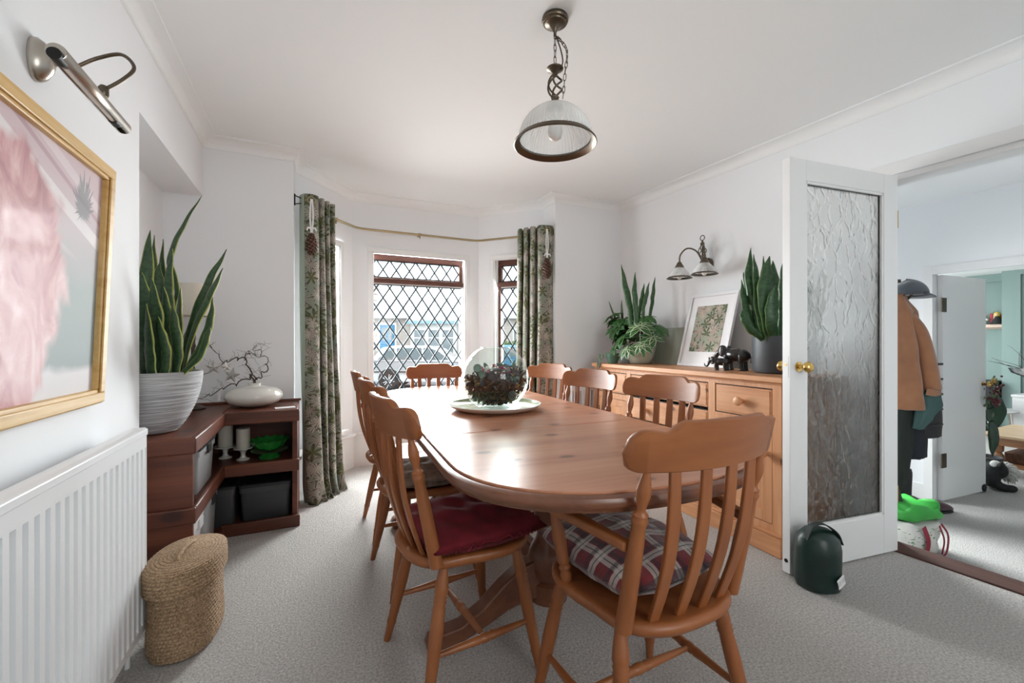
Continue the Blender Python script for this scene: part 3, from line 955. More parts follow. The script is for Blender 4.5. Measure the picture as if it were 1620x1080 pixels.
for k in range(34):
    a = random.uniform(0, 2 * PI); rr = random.uniform(.03, .125); zz = .196 + random.uniform(-.008, .018) - .2 * max(0, rr - .1)
    o = link('dried_berry', bme[k % 3 == 0]); o.location = Vector(BO) + Vector((rr * math.cos(a), rr * math.sin(a), zz))
    s = random.uniform(.8, 1.5); o.scale = (s, s, s)
    tag(o, 'small pale dried berry in the glass bowl' if k % 3 == 0 else 'small pink dried berry in the glass bowl', 'berry', 'white berries in the glass bowl' if k % 3 == 0 else 'pink berries in the glass bowl')
sd = MB().ball((0, 0, 0), .020, 16, 10)
sdo = sd.build('seed_head', plain('dark_seed_head', (.03, .025, .02), .6), None, smooth=180)
sdo.location = (BO[0] + .055 - .02, BO[1] - .135, BO[2] + .075)
tag(sdo, 'dark round seed head with white dots pressed against the bowl glass', 'seed head')
dt = MB()
for k in range(60):
    z = 1 - 2 * (k + .5) / 60; a = k * 2.399963; r = math.sqrt(1 - z * z)
    dt.ball((.0203 * r * math.cos(a), .0203 * r * math.sin(a), .0203 * z), .0016, 6, 4)
dt.build('seed_dots', plain('white_seed_dot', (.8, .78, .72), .6), sdo)
# ================================================================== SIDEBOARD
# local: x = depth (front at 0, wall at +), y along, z up
sb = thing('sideboard', (2.205, 2.245, 0), 'long knotty pine sideboard with drawers and doors along the right wall', 'sideboard', R(-2))
Y0, Y1 = -.83, .845
HT = .925
b = MB()
b.box(.02, .44, Y0, Y0 + .02, .11, .89).box(.02, .44, Y1 - .02, Y1, .11, .89).box(.42, .44, Y0, Y1, .11, .89).box(.02, .44, Y0, Y1, .11, .13).box(.02, .44, Y0, Y1, .87, .89)
# face frame
secs = [(Y0, Y0 + .05), (-.415, -.365), (.375, .425), (Y1 - .05, Y1)]
for a, c in secs: b.box(0, .022, a, c, .11, .89)
b.box(.001, .021, Y0, Y1, .86, .89).box(.001, .021, Y0, Y1, .11, .15)
b.box(.001, .021, Y0, -.365, .645, .69).box(.001, .021, .375, Y1, .645, .69)
b.build('carcass', SIDEV, sb, bevel=.002)
MB().box(-.028, .46, Y0 - .022, Y1 + .022, HT - .03, HT).box(-.015, .455, Y0 - .012, Y1 + .012, HT - .04, HT - .03).build('top_board', SIDEB, sb, bevel=.008, bseg=3)
MB().box(-.022, .45, Y0 - .012, Y1 + .012, 0, .098).box(-.014, .45, Y0 - .006, Y1 + .006, .098, .112).build('plinth', SIDEB, sb, bevel=.004)
# end panel recess facing the door
b = MB().box(.02, .09, Y0 - .006, Y0, .112, .885).box(.37, .44, Y0 - .006, Y0, .112, .885).box(.09, .37, Y0 - .006, Y0, .80, .885).box(.09, .37, Y0 - .006, Y0, .112, .20)
b.build('end_panel', SIDEV, sb, bevel=.002)
def knob(parent, y, z):
    k = MB().lathe([(.014, 0), (.012, .006), (.011, .012), (.016, .017), (.023, .024), (.026, .032), (.024, .041), (.014, .047), (.002, .049)], seg=24)
    k.xf(Matrix.Translation((.000, y, z)) @ Matrix.Rotation(R(-90), 4, 'Y')).build('knob', SIDEB, parent, smooth=45)
def drawer(y0, y1, z0, z1, kn):
    g = .006
    d = MB().box(.003, .02, y0 + g, y1 - g, z0 + g, z1 - g)
    d.box(-.001, .004, y0 + g + .009, y1 - g - .009, z0 + g + .009, z1 - g - .009)
    o = d.build('drawer', SIDEB, sb, bevel=.002)
    MB().box(.012, .023, y0, y1, z0, z1).build('gap_shade_sheet', BLACKM, o)  # black sheet behind the drawer, stands in for shade in the gap
    for q in kn: knob(o, q, (z0 + z1) / 2)
def cdoor(y0, y1, z0, z1, ky):
    g = .003; w = .058
    d = MB().box(.002, .02, y0 + g, y0 + w, z0 + g, z1 - g).box(.002, .02, y1 - w, y1 - g, z0 + g, z1 - g).box(.002, .02, y0 + w, y1 - w, z1 - w, z1 - g).box(.002, .02, y0 + w, y1 - w, z0 + g, z0 + w)
    o = d.build('door', SIDEV, sb, bevel=.002)
    MB().box(.010, .018, y0 + w - .005, y1 - w + .005, z0 + w - .005, z1 - w + .005).build('door_panel', SIDEV, o)
    MB().box(.014, .023, y0, y1, z0, z1).build('gap_shade_sheet', BLACKM, o)  # same black backing, shade of the door gap put into colour
    knob(o, ky, (z0 + z1) / 2 + .12)
    hz = MB().box(-.002, .004, (y0 - .003 if ky > (y0 + y1) / 2 else y1 - .006), (y0 + .006 if ky > (y0 + y1) / 2 else y1 + .003), z1 - .13, z1 - .08)
    hz.build('hinge', BRONZE, o)
drawer(Y0 + .05, -.415, .69, .86, [(Y0 + .05 - .415) / 2])
cdoor(Y0 + .05, -.415, .15, .645, Y0 + .085)
drawer(.425, Y1 - .05, .69, .86, [(.425 + Y1 - .05) / 2])
cdoor(.425, Y1 - .05, .15, .645, .455)
zs = [.86, .69, .515, .335, .15]
for i in range(4):
    drawer(-.365, .375, zs[i + 1] + (.012 if i < 3 else 0), zs[i], [-.18, .19])

# ================================================================== POTS AND PLANTS
def leafmat(name, edge, dark, mid, ew=.3, band=26, rough=.38):
    t = NT(name); uv = t.sep(t.coord('UV'))
    ac = t.math('ABSOLUTE', t.math('SUBTRACT', uv[0], .5))
    ac = t.math('ADD', ac, t.math('MULTIPLY', t.math('SUBTRACT', t.noise(t.coord(), 30, 2), .5), .06))
    cross = t.noise(t.comb(t.math('MULTIPLY', uv[0], 2.0), t.math('MULTIPLY', uv[1], band), t.node('ShaderNodeObjectInfo').outputs['Random']), 1.0, 4, .6, .6)
    c = t.mix(t.step(cross, .35, .65), dark, mid)
    c = t.mix(t.step(ac, .5 - ew * .5 - .02, .5 - ew * .5 + .02), c, edge)
    t.set(Base_Color=c, Roughness=rough)
    return t.m
SNAKEV = leafmat('variegated_snake_leaf', (.36, .38, .08), (.012, .040, .018), (.045, .10, .035), .16)
SNAKEG = leafmat('green_snake_leaf', (.10, .17, .04), (.016, .06, .020), (.05, .14, .045), .10)
FATS = leafmat('fatsia_leaf', (.10, .24, .06), (.022, .095, .022), (.05, .16, .04), .05, 6, .3)
FATSV = leafmat('variegated_fatsia_leaf', (.62, .66, .46), (.022, .095, .022), (.05, .16, .04), .14, 6, .3)
def blade(parent, base, tip, w, mat, bend=(0, 0, 0), twist=0, face=0, cup=.25, name='leaf', wavy=0, seedph=0):
    base = Vector(base); tip = Vector(tip); bend = Vector(bend); n = 22; rows = []
    axis = (tip - base).normalized()
    for k in range(n + 1):
        t = k / n
        c = base.lerp(tip, t) + bend * math.sin(PI * t) + Vector((math.sin(5 * t + seedph), math.cos(4 * t + seedph), 0)) * wavy * t
        ww = w * (.55 + .45 * math.sin(PI * min(1, t * 1.15 + .1) * .62)) * (1 if t < .62 else max(.02, math.cos((t - .62) / .38 * PI / 2)) ** .8)
        a = face + twist * t
        sd = Vector((math.cos(a), math.sin(a), 0)); sd = (sd - axis * sd.dot(axis)).normalized()
        nr = axis.cross(sd).normalized()
        row = []
        for i in range(7):
            u = -1 + 2 * i / 6
            row.append(c + sd * u * ww / 2 + nr * cup * ww * (u * u - .5) * .6)
        rows.append(row)
    return MB().grid(rows).build(name, mat, parent, smooth=180, solid=.003)
def blade_path(parent, pts, w, mat, rmax, k):
    pts = [Vector(q) for q in pts]; b = pts[0]; rr = math.hypot(b.x, b.y)
    if rr > rmax: b.x *= rmax / rr; b.y *= rmax / rr
    path = smoothpath(pts, 9); n = len(path); rows = []
    rn = random.Random(k * 7 + 1); f0 = R(-25 + rn.uniform(-38, 38)); tw = R(rn.uniform(-50, 50)); cup = rn.uniform(.15, .4)
    for i, c in enumerate(path):
        t = i / (n - 1)
        ax = (path[min(i + 1, n - 1)] - path[max(i - 1, 0)]).normalized()
        ww = w * (.62 + .38 * math.sin(PI * min(1, t / .62) / 2)) * (1 if t < .6 else max(.015, 1 - ((t - .6) / .4) ** 1.7))
        a = f0 + tw * t; sd = Vector((math.cos(a), math.sin(a), 0)); sd = (sd - ax * sd.dot(ax)).normalized(); nr = ax.cross(sd).normalized()
        edge = .0022 * math.sin(i * .9 + k)
        rows.append([c + sd * (u * ww / 2 + edge * abs(u)) + nr * cup * ww * (u * u - .5) * .6 for u in (-1, -.66, -.33, 0, .33, .66, 1)])
    return MB().grid(rows).build('leaf', mat, parent, smooth=180, solid=.003)
def pot(parent, prof, mat, soil_r, soil_z, name='pot', seg=48, rib=0, ribn=0):
    MB().lathe(prof, seg=seg, rib=rib, ribn=ribn, cap1=False).build(name, mat, parent, smooth=45)
    MB().lathe([(soil_r, soil_z - .02), (soil_r, soil_z), (.001, soil_z + .004)], seg=32).build('soil', SOIL, parent)
random.seed(3)
# big dark pot with snake plant beside the door
p = thing('potted_snake_plant', (2.445, 1.625, HT + .001), 'tall snake plant in a matt dark grey pot on the sideboard beside the door', 'plant')
pot(p, [(.09, 0), (.113, .004), (.120, .02), (.123, .21), (.122, .216), (.114, .216), (.112, .19)], BLACKPL, .113, .19)
LVR = [
    ( [(-0.102, 0.023, 0.183), (-0.119, 0.038, 0.366), (-0.146, 0.058, 0.549), (-0.133, 0.059, 0.727)] , 0.055 ),
    ( [(-0.127, -0.01, 0.183), (-0.143, 0.005, 0.362), (-0.147, 0.014, 0.543), (-0.157, 0.026, 0.682)] , 0.045 ),
    ( [(-0.123, -0.033, 0.183), (-0.13, -0.03, 0.36), (-0.13, -0.03, 0.503), (-0.114, -0.038, 0.663)] , 0.092 ),
    ( [(0.033, 0.004, 0.183), (0.04, 0.016, 0.369), (0.039, 0.031, 0.52), (0.038, 0.046, 0.665)] , 0.085 ),
    ( [(-0.168, -0.013, 0.183), (-0.213, 0.001, 0.254), (-0.252, 0.011, 0.324), (-0.274, 0.014, 0.355)] , 0.05 ),
    ( [(-0.1, 0.044, 0.183), (-0.146, 0.058, 0.311), (-0.179, 0.066, 0.439), (-0.201, 0.069, 0.54)] , 0.05 ),
    ( [(-0.003, 0.065, 0.333), (0.0, 0.071, 0.447), (-0.0, 0.078, 0.561), (0.01, 0.081, 0.695)] , 0.03 ),
    ( [(-0.05, 0.087, 0.183), (-0.071, 0.097, 0.333), (-0.091, 0.106, 0.465), (-0.119, 0.119, 0.597)] , 0.045 ),
    ( [(-0.026, -0.057, 0.183), (-0.013, -0.063, 0.362), (-0.006, -0.066, 0.506), (-0.026, -0.057, 0.631)] , 0.08 ),
    ( [(0.053, -0.049, 0.183), (0.08, -0.061, 0.329), (0.1, -0.071, 0.474), (0.113, -0.077, 0.602)] , 0.07 ),
    ( [(-0.136, -0.072, 0.182), (-0.139, -0.07, 0.287), (-0.136, -0.072, 0.392), (-0.123, -0.077, 0.497)] , 0.07 ),
]
for k, (sp_, w) in enumerate(LVR): blade_path(p, sp_, w, SNAKEG, .095, k)
# cream pot group
def fatsia_leaf(parent, stem0, c, R0, n, nx, ny, mat, rot=0):
    """palmate leaf around c; (nx, ny) tilts the blade; petiole from stem0"""
    c = Vector(c); nz = Vector((nx, ny, 1)).normalized(); ux = nz.orthogonal().normalized(); uy = nz.cross(ux)
    mb = MB(); N = 14
    for L in range(n):
        a = rot + (L - (n - 1) / 2) * R(300 / n)
        ln = R0 * (1 - .28 * abs(L - (n - 1) / 2) / (n / 2))
        d = ux * math.cos(a) + uy * math.sin(a); s = nz.cross(d)
        rows = []
        for k in range(9):
            t = k / 8
            w = R0 * .40 * (math.sin(PI * min(1, .12 + t * .88)) ** .8) * (1 if t < .9 else .75) + .0006
            droop = -nz * (ln * .38 * t * t)
            cc = c + d * ln * t + droop
            rows.append([cc - s * w / 2 + nz * .05 * w, cc - s * w / 4, cc - nz * .12 * w, cc + s * w / 4, cc + s * w / 2 + nz * .05 * w])
        mb.grid(rows)
    o = mb.build('leaf', mat, parent, smooth=180, solid=.0012)
    s0 = Vector(stem0)
    mb = MB().tube(smoothpath([s0, s0.lerp(c, .5) + Vector((0, 0, .03)), c], 5), .0028, 6)
    mb.build('leaf_stalk', plain_cached('green_stem', (.12, .20, .06)), o, smooth=180)
_pc = {}
def plain_cached(n, c, r=.5):
    if n not in _pc: _pc[n] = plain(n, c, r)
    return _pc[n]
p = thing('potted_fatsia', (2.47, 2.80, HT + .001), 'bushy leafy plant in a pale celadon pot on the sideboard', 'plant')
CELA = plain('celadon_glaze', (.55, .57, .47), .15, var=.06, vscale=5, Coat_Weight=.5)
pot(p, [(.075, 0), (.082, .004), (.105, .05), (.118, .11), (.119, .155), (.116, .17), (.109, .17), (.107, .15)], CELA, .107, .145)
MB().lathe([(.09, -.0005), (.10, .002), (.102, .006), (.08, .004)], seg=32).build('saucer', plain('cork_saucer', (.3, .18, .1), .8), p)
for k, (x, y, z, r, nx, ny, v) in enumerate([(-.12, -.14, .30, .13, -.7, -.5, 1), (-.16, .02, .22, .13, -.9, .1, 0), (-.05, -.21, .21, .11, -.5, -.9, 1), (-.10, .14, .30, .12, -.6, .5, 0), (.0, -.10, .38, .11, -.4, -.3, 0),
        (-.19, -.08, .13, .10, -1, -.2, 1), (-.06, .20, .24, .10, -.4, .8, 0), (-.02, .06, .40, .10, -.5, .2, 0), (-.17, .11, .15, .10, -.9, .4, 0), (-.13, -.17, .16, .10, -.9, -.5, 1), (.04, -.17, .30, .10, -.2, -.8, 0)]):
    fatsia_leaf(p, (.01 * math.sin(k), .02 * math.cos(k), .15), (x, y, z), r * 1.12, 8, nx, ny, FATSV if v else FATS, k * .4)
LVC = [
    ( [(-0.078, 0.004, 0.184), (-0.081, 0.024, 0.447), (-0.103, 0.053, 0.632), (-0.126, 0.082, 0.83)] , 0.05 ),
    ( [(-0.074, -0.053, 0.184), (-0.083, -0.048, 0.441), (-0.093, -0.044, 0.596), (-0.088, -0.046, 0.75)] , 0.045 ),
    ( [(-0.041, -0.068, 0.184), (-0.027, -0.074, 0.441), (-0.009, -0.083, 0.544), (0.015, -0.094, 0.668)] , 0.035 ),
    ( [(-0.018, -0.079, 0.184), (0.029, -0.1, 0.441), (0.043, -0.107, 0.57), (0.057, -0.113, 0.709)] , 0.035 ),
    ( [(-0.064, -0.002, 0.184), (-0.021, -0.022, 0.445), (-0.002, -0.031, 0.55), (0.012, -0.037, 0.665)] , 0.035 ),
]
for k, (sp_, w) in enumerate(LVC): blade_path(p, sp_, w, SNAKEG, .08, k)
# grey pot behind with cane-stemmed plant
p = thing('potted_leafy_cane_plant', (2.545, 3.02, HT + .001), 'slim-stemmed leafy plant in a blue-grey pot at the far end of the sideboard', 'plant')
pot(p, [(.065, 0), (.072, .003), (.082, .10), (.083, .135), (.076, .135), (.074, .12)], plain('blue_grey_pot', (.19, .22, .23), .5), .075, .118)
for k, (x, y) in enumerate([(-.03, .03), (-.01, -.02), (.02, .02), (-.04, -.01)]):
    tp = (x * 2.2, y * 2.2, .40 - .04 * k)
    MB().tube(smoothpath([(x, y, .11), (x * 1.4, y * 1.2, .25), tp], 5), [.008] * 10 + [.005], 8).build('stem', plain_cached('cane_stem', (.26, .28, .14)), p, smooth=180)
    fatsia_leaf(p, tp, (tp[0] - .05, tp[1] + .03, tp[2] + .02), .12, 8, -.5, .2 - .2 * k, FATS, k)
    fatsia_leaf(p, tp, (tp[0] - .04, tp[1] - .06, tp[2] - .04), .10, 7, -.7, -.4, FATS, k + 1)
    fatsia_leaf(p, tp, (tp[0] + .01, tp[1] + .08, tp[2] - .02), .10, 7, -.1, .8, FATS, k + 2)
blade(p, (-.02, .0, .12), (-.10, .16, .55), .05, SNAKEG, bend=(0, .02, .03), twist=.6, face=R(40))
blade(p, (.0, .02, .12), (-.03, .07, .56), .035, SNAKEG, bend=(0, .02, .02), twist=.6, face=R(60))
# small green pot with trailing succulent
p = thing('trailing_succulent_pot', (2.29, 2.925, HT + .001), 'small green pot with a trailing succulent at the sideboard edge', 'plant')
pot(p, [(.03, 0), (.036, .002), (.052, .045), (.058, .085), (.054, .085), (.050, .07)], plain('sea_green_glaze', (.09, .20, .14), .2, Coat_Weight=.4), .05, .07)
random.seed(21)
for q in range(4):
    pts = [(-.03, .01 * q - .01, .075), (-.06, .03 + .012 * q, .08), (-.088, .045 + .014 * q, .03), (-.096, .048 + .015 * q, -.03 - .03 * q)]
    path = smoothpath(pts, 7)
    vine = MB().tube(path, .0016, 5).build('vine', plain_cached('vine_green', (.10, .15, .08)), p)
    lf = MB()
    for i in range(4, len(path)):
        c = path[i] + Vector((random.uniform(-.007, .003), random.uniform(-.008, .008), random.uniform(-.004, .004)))
        lf.ball(c, .0075, 8, 5, sz=.6)
    lf.build('succulent_leaves', plain_cached('succulent_grey_green', (.20, .27, .20)), vine, smooth=180)
blade(p, (0, -.01, .06), (-.02, -.05, .13), .03, plain_cached('succulent_pale', (.30, .42, .36)), bend=(0, -.02, 0), face=R(70))

# ================================================================== FRAMED LEAF PRINT
def leafprint(name, base, cols, scale, coordkind='Object', axes=(1, 2), cover=.75, extra=None):
    """palmate leaves scattered by a Voronoi grid"""
    t = NT(name); s = t.sep(t.coord(coordkind))
    p2 = t.comb(s[axes[0]], s[axes[1]], 0.0)
    col = base
    for layer in range(3):
        vo = t.node('ShaderNodeTexVoronoi', voronoi_dimensions='2D'); t.put(vo.inputs['Vector'], t.mapping(p2, (1, 1, 1), (3.7 * layer, 1.9 * layer, 0)))
        vo.inputs['Scale'].default_value = scale * (1 + .25 * layer)
        v2 = t.mapping(p2, (scale * (1 + .25 * layer),) * 3, (3.7 * layer * scale * (1 + .25 * layer), 1.9 * layer * scale * (1 + .25 * layer), 0))
        ps = t.node('ShaderNodeVectorMath', operation='SCALE'); t.put(ps.inputs[0], vo.outputs['Position']); ps.inputs['Scale'].default_value = scale * (1 + .25 * layer)
        d = t.vmath('SUBTRACT', v2, ps.outputs[0])
        dx, dy, _ = t.sep(d)
        rc = t.sep(vo.outputs['Color'])
        ang = t.math('ADD', t.math('ARCTAN2', dy, dx), t.math('MULTIPLY', rc[0], 6.28))
        r = t.vmath('LENGTH', d)
        lob = t.math('ABSOLUTE', t.math('SINE', t.math('MULTIPLY', ang, 3.0)))
        rad = t.math('ADD', .10, t.math('MULTIPLY', t.math('POWER', lob, 1.6), .50))
        rad = t.math('ADD', rad, t.math('MULTIPLY', t.math('SUBTRACT', t.noise(p2, scale * 9, 2), .5), .18))
        m = t.math('LESS_THAN', r, rad)
        m = t.math('MULTIPLY', m, t.math('LESS_THAN', rc[1], cover))
        vein = t.math('GREATER_THAN', lob, .965)
        rim = t.math('GREATER_THAN', r, t.math('SUBTRACT', rad, .05))
        pick = t.ramp(rc[2], [(0, cols[0]), (.34, cols[1]), (.67, cols[2])])
        t.n[-1].color_ramp.interpolation = 'CONSTANT'
        lc = t.mix(t.math('MULTIPLY', vein, .8), pick, cols[3])
        lc = t.mix(t.math('MULTIPLY', rim, .5), lc, cols[3])
        col = t.mix(m, col, lc)
    t.set(Base_Color=col, Roughness=.8)
    return t.m
pf = thing('framed_leaf_print', (2.555, 2.275, HT + .002), 'white framed botanical leaf print leaning on the wall above the sideboard', 'picture', 0, rot=(0, R(15.5), R(-2)))
# local: x away from viewer, y along, z up
fw, fh, bw_ = .43, .565, .022
for (a, c, z0, z1) in ((-fw / 2, fw / 2, 0, bw_), (-fw / 2, fw / 2, fh - bw_, fh)): MB().box(0, .022, a, c, z0, z1).build('frame_rail', plain_cached('white_frame_paint', (.80, .80, .82), .4), pf, bevel=.002)
for a in (-fw / 2, fw / 2 - bw_): MB().box(0, .022, a, a + bw_, bw_, fh - bw_).build('frame_rail', plain_cached('white_frame_paint', (.80, .80, .82), .4), pf, bevel=.002)
MB().box(.012, .018, -fw / 2 + bw_, fw / 2 - bw_, bw_, fh - bw_).build('mount', plain_cached('white_mount_card', (.84, .84, .85), .7), pf)
LP = leafprint('botanical_leaf_print', (.33, .36, .28), [(.62, .50, .42), (.13, .17, .09), (.50, .40, .34), (.05, .06, .04)], 9, cover=.8)
MB().box(.0095, .0125, -.135, .135, .115, .47).build('print', LP, pf)
MB().box(.006, .0085, -fw / 2 + bw_, fw / 2 - bw_, bw_, fh - bw_).build('glass', PICGLASS, pf)
# second pale frame leaning behind (edge seen between the pots)
pf2 = thing('leaning_canvas', (2.62, 2.66, HT + .002), 'pale green canvas panel leaning behind the celadon pot on the sideboard', 'canvas', 0, rot=(0, R(10), R(-2)))
MB().box(0, .02, -.15, .15, 0, .30).build('canvas_board', plain_cached('pale_sage_canvas', (.36, .40, .34), .8), pf2, bevel=.002)
MB().box(.02, .03, -.145, .145, .02, .04).box(.02, .03, -.145, .145, .26, .28).build('stretcher_bar', plain_cached('bare_pine', (.6, .45, .3), .7), pf2)

# ================================================================== ELEPHANT FIGURE
EBON = plain('black_ebony', (.012, .010, .010), .28, Coat_Weight=.3)
def elephant(parent, name, S, loc, rz, trunk_up):
    mb = MB()
    mb.ball((0, 0, .62), .30, 18, 12, sx=1.45, sz=.92)
    mb.ball((.28, 0, .64), .25, 16, 10, sx=1.0, sz=1.05); mb.ball((-.30, 0, .60), .26, 16, 10)
    mb.ball((.58, 0, .80), .19, 16, 10, sx=1.0, sy=.85, sz=1.12)
    for x in (.30, -.30):
        for s in (-1, 1):
            mb.tube([(x, s * .14, .60), (x + .03, s * .15, .30), (x, s * .15, .08), (x, s * .15, 0)], [.14, .105, .095, .11], 12)
    if trunk_up: tp = [(.66, 0, .78), (.84, 0, .60), (.92, 0, .38), (1.02, 0, .26), (1.16, 0, .34), (1.18, 0, .50)]
    else: tp = [(.66, 0, .78), (.82, 0, .62), (.86, 0, .40), (.84, 0, .22), (.92, 0, .12), (1.0, 0, .16)]
    pth = smoothpath(tp, 6); mb.tube(pth, [lerp(.11, .035, i / (len(pth) - 1)) for i in range(len(pth))], 10)
    mb.tube([(-.54, 0, .70), (-.60, 0, .5), (-.58, 0, .3)], [.03, .02, .025], 8)
    for s in (-1, 1):
        mb.ball((.46, s * .24, .76), .21, 14, 8, sx=.75, sy=.16, sz=1.15)
    mb.xf(Matrix.Scale(S, 4))
    o = mb.build(name, EBON, parent, smooth=180)
    o.location = loc; o.rotation_euler = (0, 0, rz)
    m = o.modifiers.new('remesh', 'REMESH'); m.mode = 'VOXEL'; m.voxel_size = .0052 * S / .2; m.use_smooth_shade = True
    m = o.modifiers.new('smooth', 'SMOOTH'); m.iterations = 4; m.factor = .5
    tk = MB()
    for s in (-1, 1):
        tk.tube([(v[0] * S, v[1] * S, v[2] * S) for v in [(.68, s * .09, .66), (.82, s * .11, .58), (.98, s * .12, .60)]], [.026 * S, .022 * S, .006 * S], 8)
    tk.build('tusks', plain_cached('dark_horn_tusk', (.06, .05, .045), .35), o, smooth=180)
el = thing('elephant_figurine', (2.415, 1.925, HT + .001), 'black carved elephant and calf figurine on the sideboard by the dark pot', 'figurine')
elephant(el, 'adult_elephant', .158, (.02, -.05, 0), R(97), True)
elephant(el, 'calf_elephant', .088, (-.06, -.005, 0), R(110), True)

# ================================================================== WALL LAMP
wl = thing('wall_lamp', (2.747, 2.36, 1.70), 'twin-arm bronze wall lamp with ribbed glass shades above the leaf print', 'lamp', R(3))
RIBG = clear_glass('ribbed_shade_glass', (.84, .86, .86), .2, .12)
def frosted(name):
    t = NT(name)
    lw = t.node('ShaderNodeLayerWeight'); lw.inputs[0].default_value = .35
    tr = t.node('ShaderNodeBsdfTransparent'); tr.inputs[0].default_value = (.96, .97, .97, 1)
    t.set(Base_Color=(.86, .86, .85), Roughness=.15)
    mx = t.node('ShaderNodeMixShader'); t.put(mx.inputs[0], t.math('ADD', .16, t.math('MULTIPLY', lw.outputs['Facing'], .75), clamp=True))
    t.t.links.new(tr.outputs[0], mx.inputs[1]); t.t.links.new(t.b.outputs[0], mx.inputs[2]); t.t.links.new(mx.outputs[0], t.out.inputs[0])
    return t.m
SHADEG = frosted('ribbed_pressed_glass')
BULB = plain('opal_bulb_glass', (.85, .85, .83), .3)
def cage(mb, c, r, z0, z1, turns=.6, n=4, th=.0035):
    for k in range(n):
        p = []
        for i in range(17):
            t = i / 16; a = 2 * PI * (k / n + turns * t); rr = r * math.sin(PI * t) ** .8 + .004
            p.append((c[0] + rr * math.cos(a), c[1] + rr * math.sin(a), c[2] + lerp(z0, z1, t)))
        mb.tube(p, th, 6)
MB().lathe([(.05, 0), (.05, .006), (.04, .014), (.02, .02)], seg=28).xf(Matrix.Rotation(R(-90), 4, 'Y')).build('back_plate', BRONZE, wl, smooth=40)
mb = MB(); mb.tube([(-.015, 0, .0), (-.05, 0, -.005), (-.06, 0, .03)], .009, 8)
cage(mb, (-.06, 0, 0), .024, .03, .15); mb.lathe([(.014, .145), (.017, .155), (.008, .165), (.006, .178)], (-.06, 0, 0), 14)
mb.tube([(-.06 , .019 * math.cos(2 * PI * i / 20), .197 + .019 * math.sin(2 * PI * i / 20)) for i in range(20)], .0035, 6, closed=True)
mb.build('twisted_stem', BRONZE, wl, smooth=180)
for s in (-1, 1):
    cy = .125 * s if s > 0 else -.10
    ar = smoothpath([(-.06, .0, .02), (-.09, cy * .25, .10), (-.13, cy * .65, .125), (-.16, cy * .95, .08), (-.165, cy, .02)], 6)
    a = MB().tube(ar, .0062, 8).build('arm', BRONZE, wl, smooth=180)
    c = (-.165, cy, -.02)
    MB().lathe([(.012, .045), (.018, .035), (.026, .02), (.034, .006), (.034, .0), (.022, .0)], c, 20).build('gallery', BRONZE, a, smooth=40)
    MB().lathe([(.030, .004), (.036, -.004), (.062, -.032), (.078, -.062), (.082, -.072), (.0805, -.0725), (.076, -.062), (.060, -.031), (.034, -.003), (.029, .003)], c, 120, cap0=False, cap1=False, rib=.008, ribn=30).build('glass_shade', SHADEG, a, smooth=60)
    MB().lathe([(.077, -.068), (.083, -.071), (.094, -.079), (.095, -.082), (.082, -.077), (.076, -.071)], c, 40, cap0=False, cap1=False).build('shade_rim', BRONZE, a, smooth=40)
    MB().lathe([(.012, -.02), (.014, -.04), (.021, -.06), (.021, -.07), (.013, -.085), (.003, -.092)], c, 18).build('bulb', BULB, a, smooth=60)

# ================================================================== RADIATORS
def radiator(name, loc, rz, L, z0, z1, label, dep=.09, pitch=.041):
    """local x along, front faces -y, wall at y=+dep"""
    r = thing(name, loc, label, 'radiator', rz)
    n = int(L / pitch); rows = [[], []]
    pr = [(0, 0), (.23, 0), (.26, -.032), (.74, -.032), (.77, 0)]
    xs = []
    mg = (L - n * pitch) / 2
    xs.append((0, 0))
    for i in range(n):
        for a, d in pr: xs.append((mg + (i + a) * pitch, d))
    xs.append((L, 0))
    m = MB()
    zt, zb = z1 - .075, z0 + .045
    g = []
    for z, sc in ((z0, 0), (zb - .02, 0), (zb, 1), (zt, 1), (zt + .006, 0), (z1 - .012, 0)):
        g.append([(x, (.032 + d) * sc, z) for x, d in xs])
    m.grid(g, uv=False)
    m.build('front_panel', RADW, r, smooth=35, recalc=True)
    MB().box(.004, L - .004, .0335, .038, z0 + .002, z1 - .012).build('water_panel', RADW, r)
    t = MB()
    t.prism([(-.004, z1 - .026), (-.004, z1 - .006), (.004, z1), (.038, z1), (.042, z1 - .004), (.042, z1 - .02), (.038, z1 - .02), (.038, z1 - .004), (.006, z1 - .004), (.001, z1 - .010), (.001, z1 - .026)], 'x', -.004, L + .004)
    t.build('top_grille', RADW, r, bevel=.002)
    for x in (-.004, L):
        MB().box(x, x + .004, .0, .040, z0 + .01, z1 - .012).build('side_cover', RADW, r)
    MB().box(.12, .15, 0.02, dep, z0 + .06, z1 - .06).box(L - .15, L - .12, 0.02, dep, z0 + .06, z1 - .06).build('bracket', RADW, r)
    MB().lathe([(.009, 0), (.010, .004), (.010, .010), (.006, .014)], seg=14).xf(Matrix.Translation((L + .003, .016, z1 - .012)) @ Matrix.Rotation(R(90), 4, 'Y')).build('air_vent', RADW, r, smooth=40)
    for x in (.04, L - .04):
        MB().tube([(x, .04, z0), (x, .04, 0)], .0075, 10).build('pipe', plain_cached('white_pipe_paint', (.8, .8, .8), .4), r)
    return r
radiator('radiator', (-.531, .47, 0), R(90), 1.44, .105, .806, 'large white ribbed panel radiator under the framed picture', .109)
radiator('radiator', (2.09, 3.235, 0), 0, .50, .12, .74, 'small white radiator beside the right curtain behind the chairs', .095)
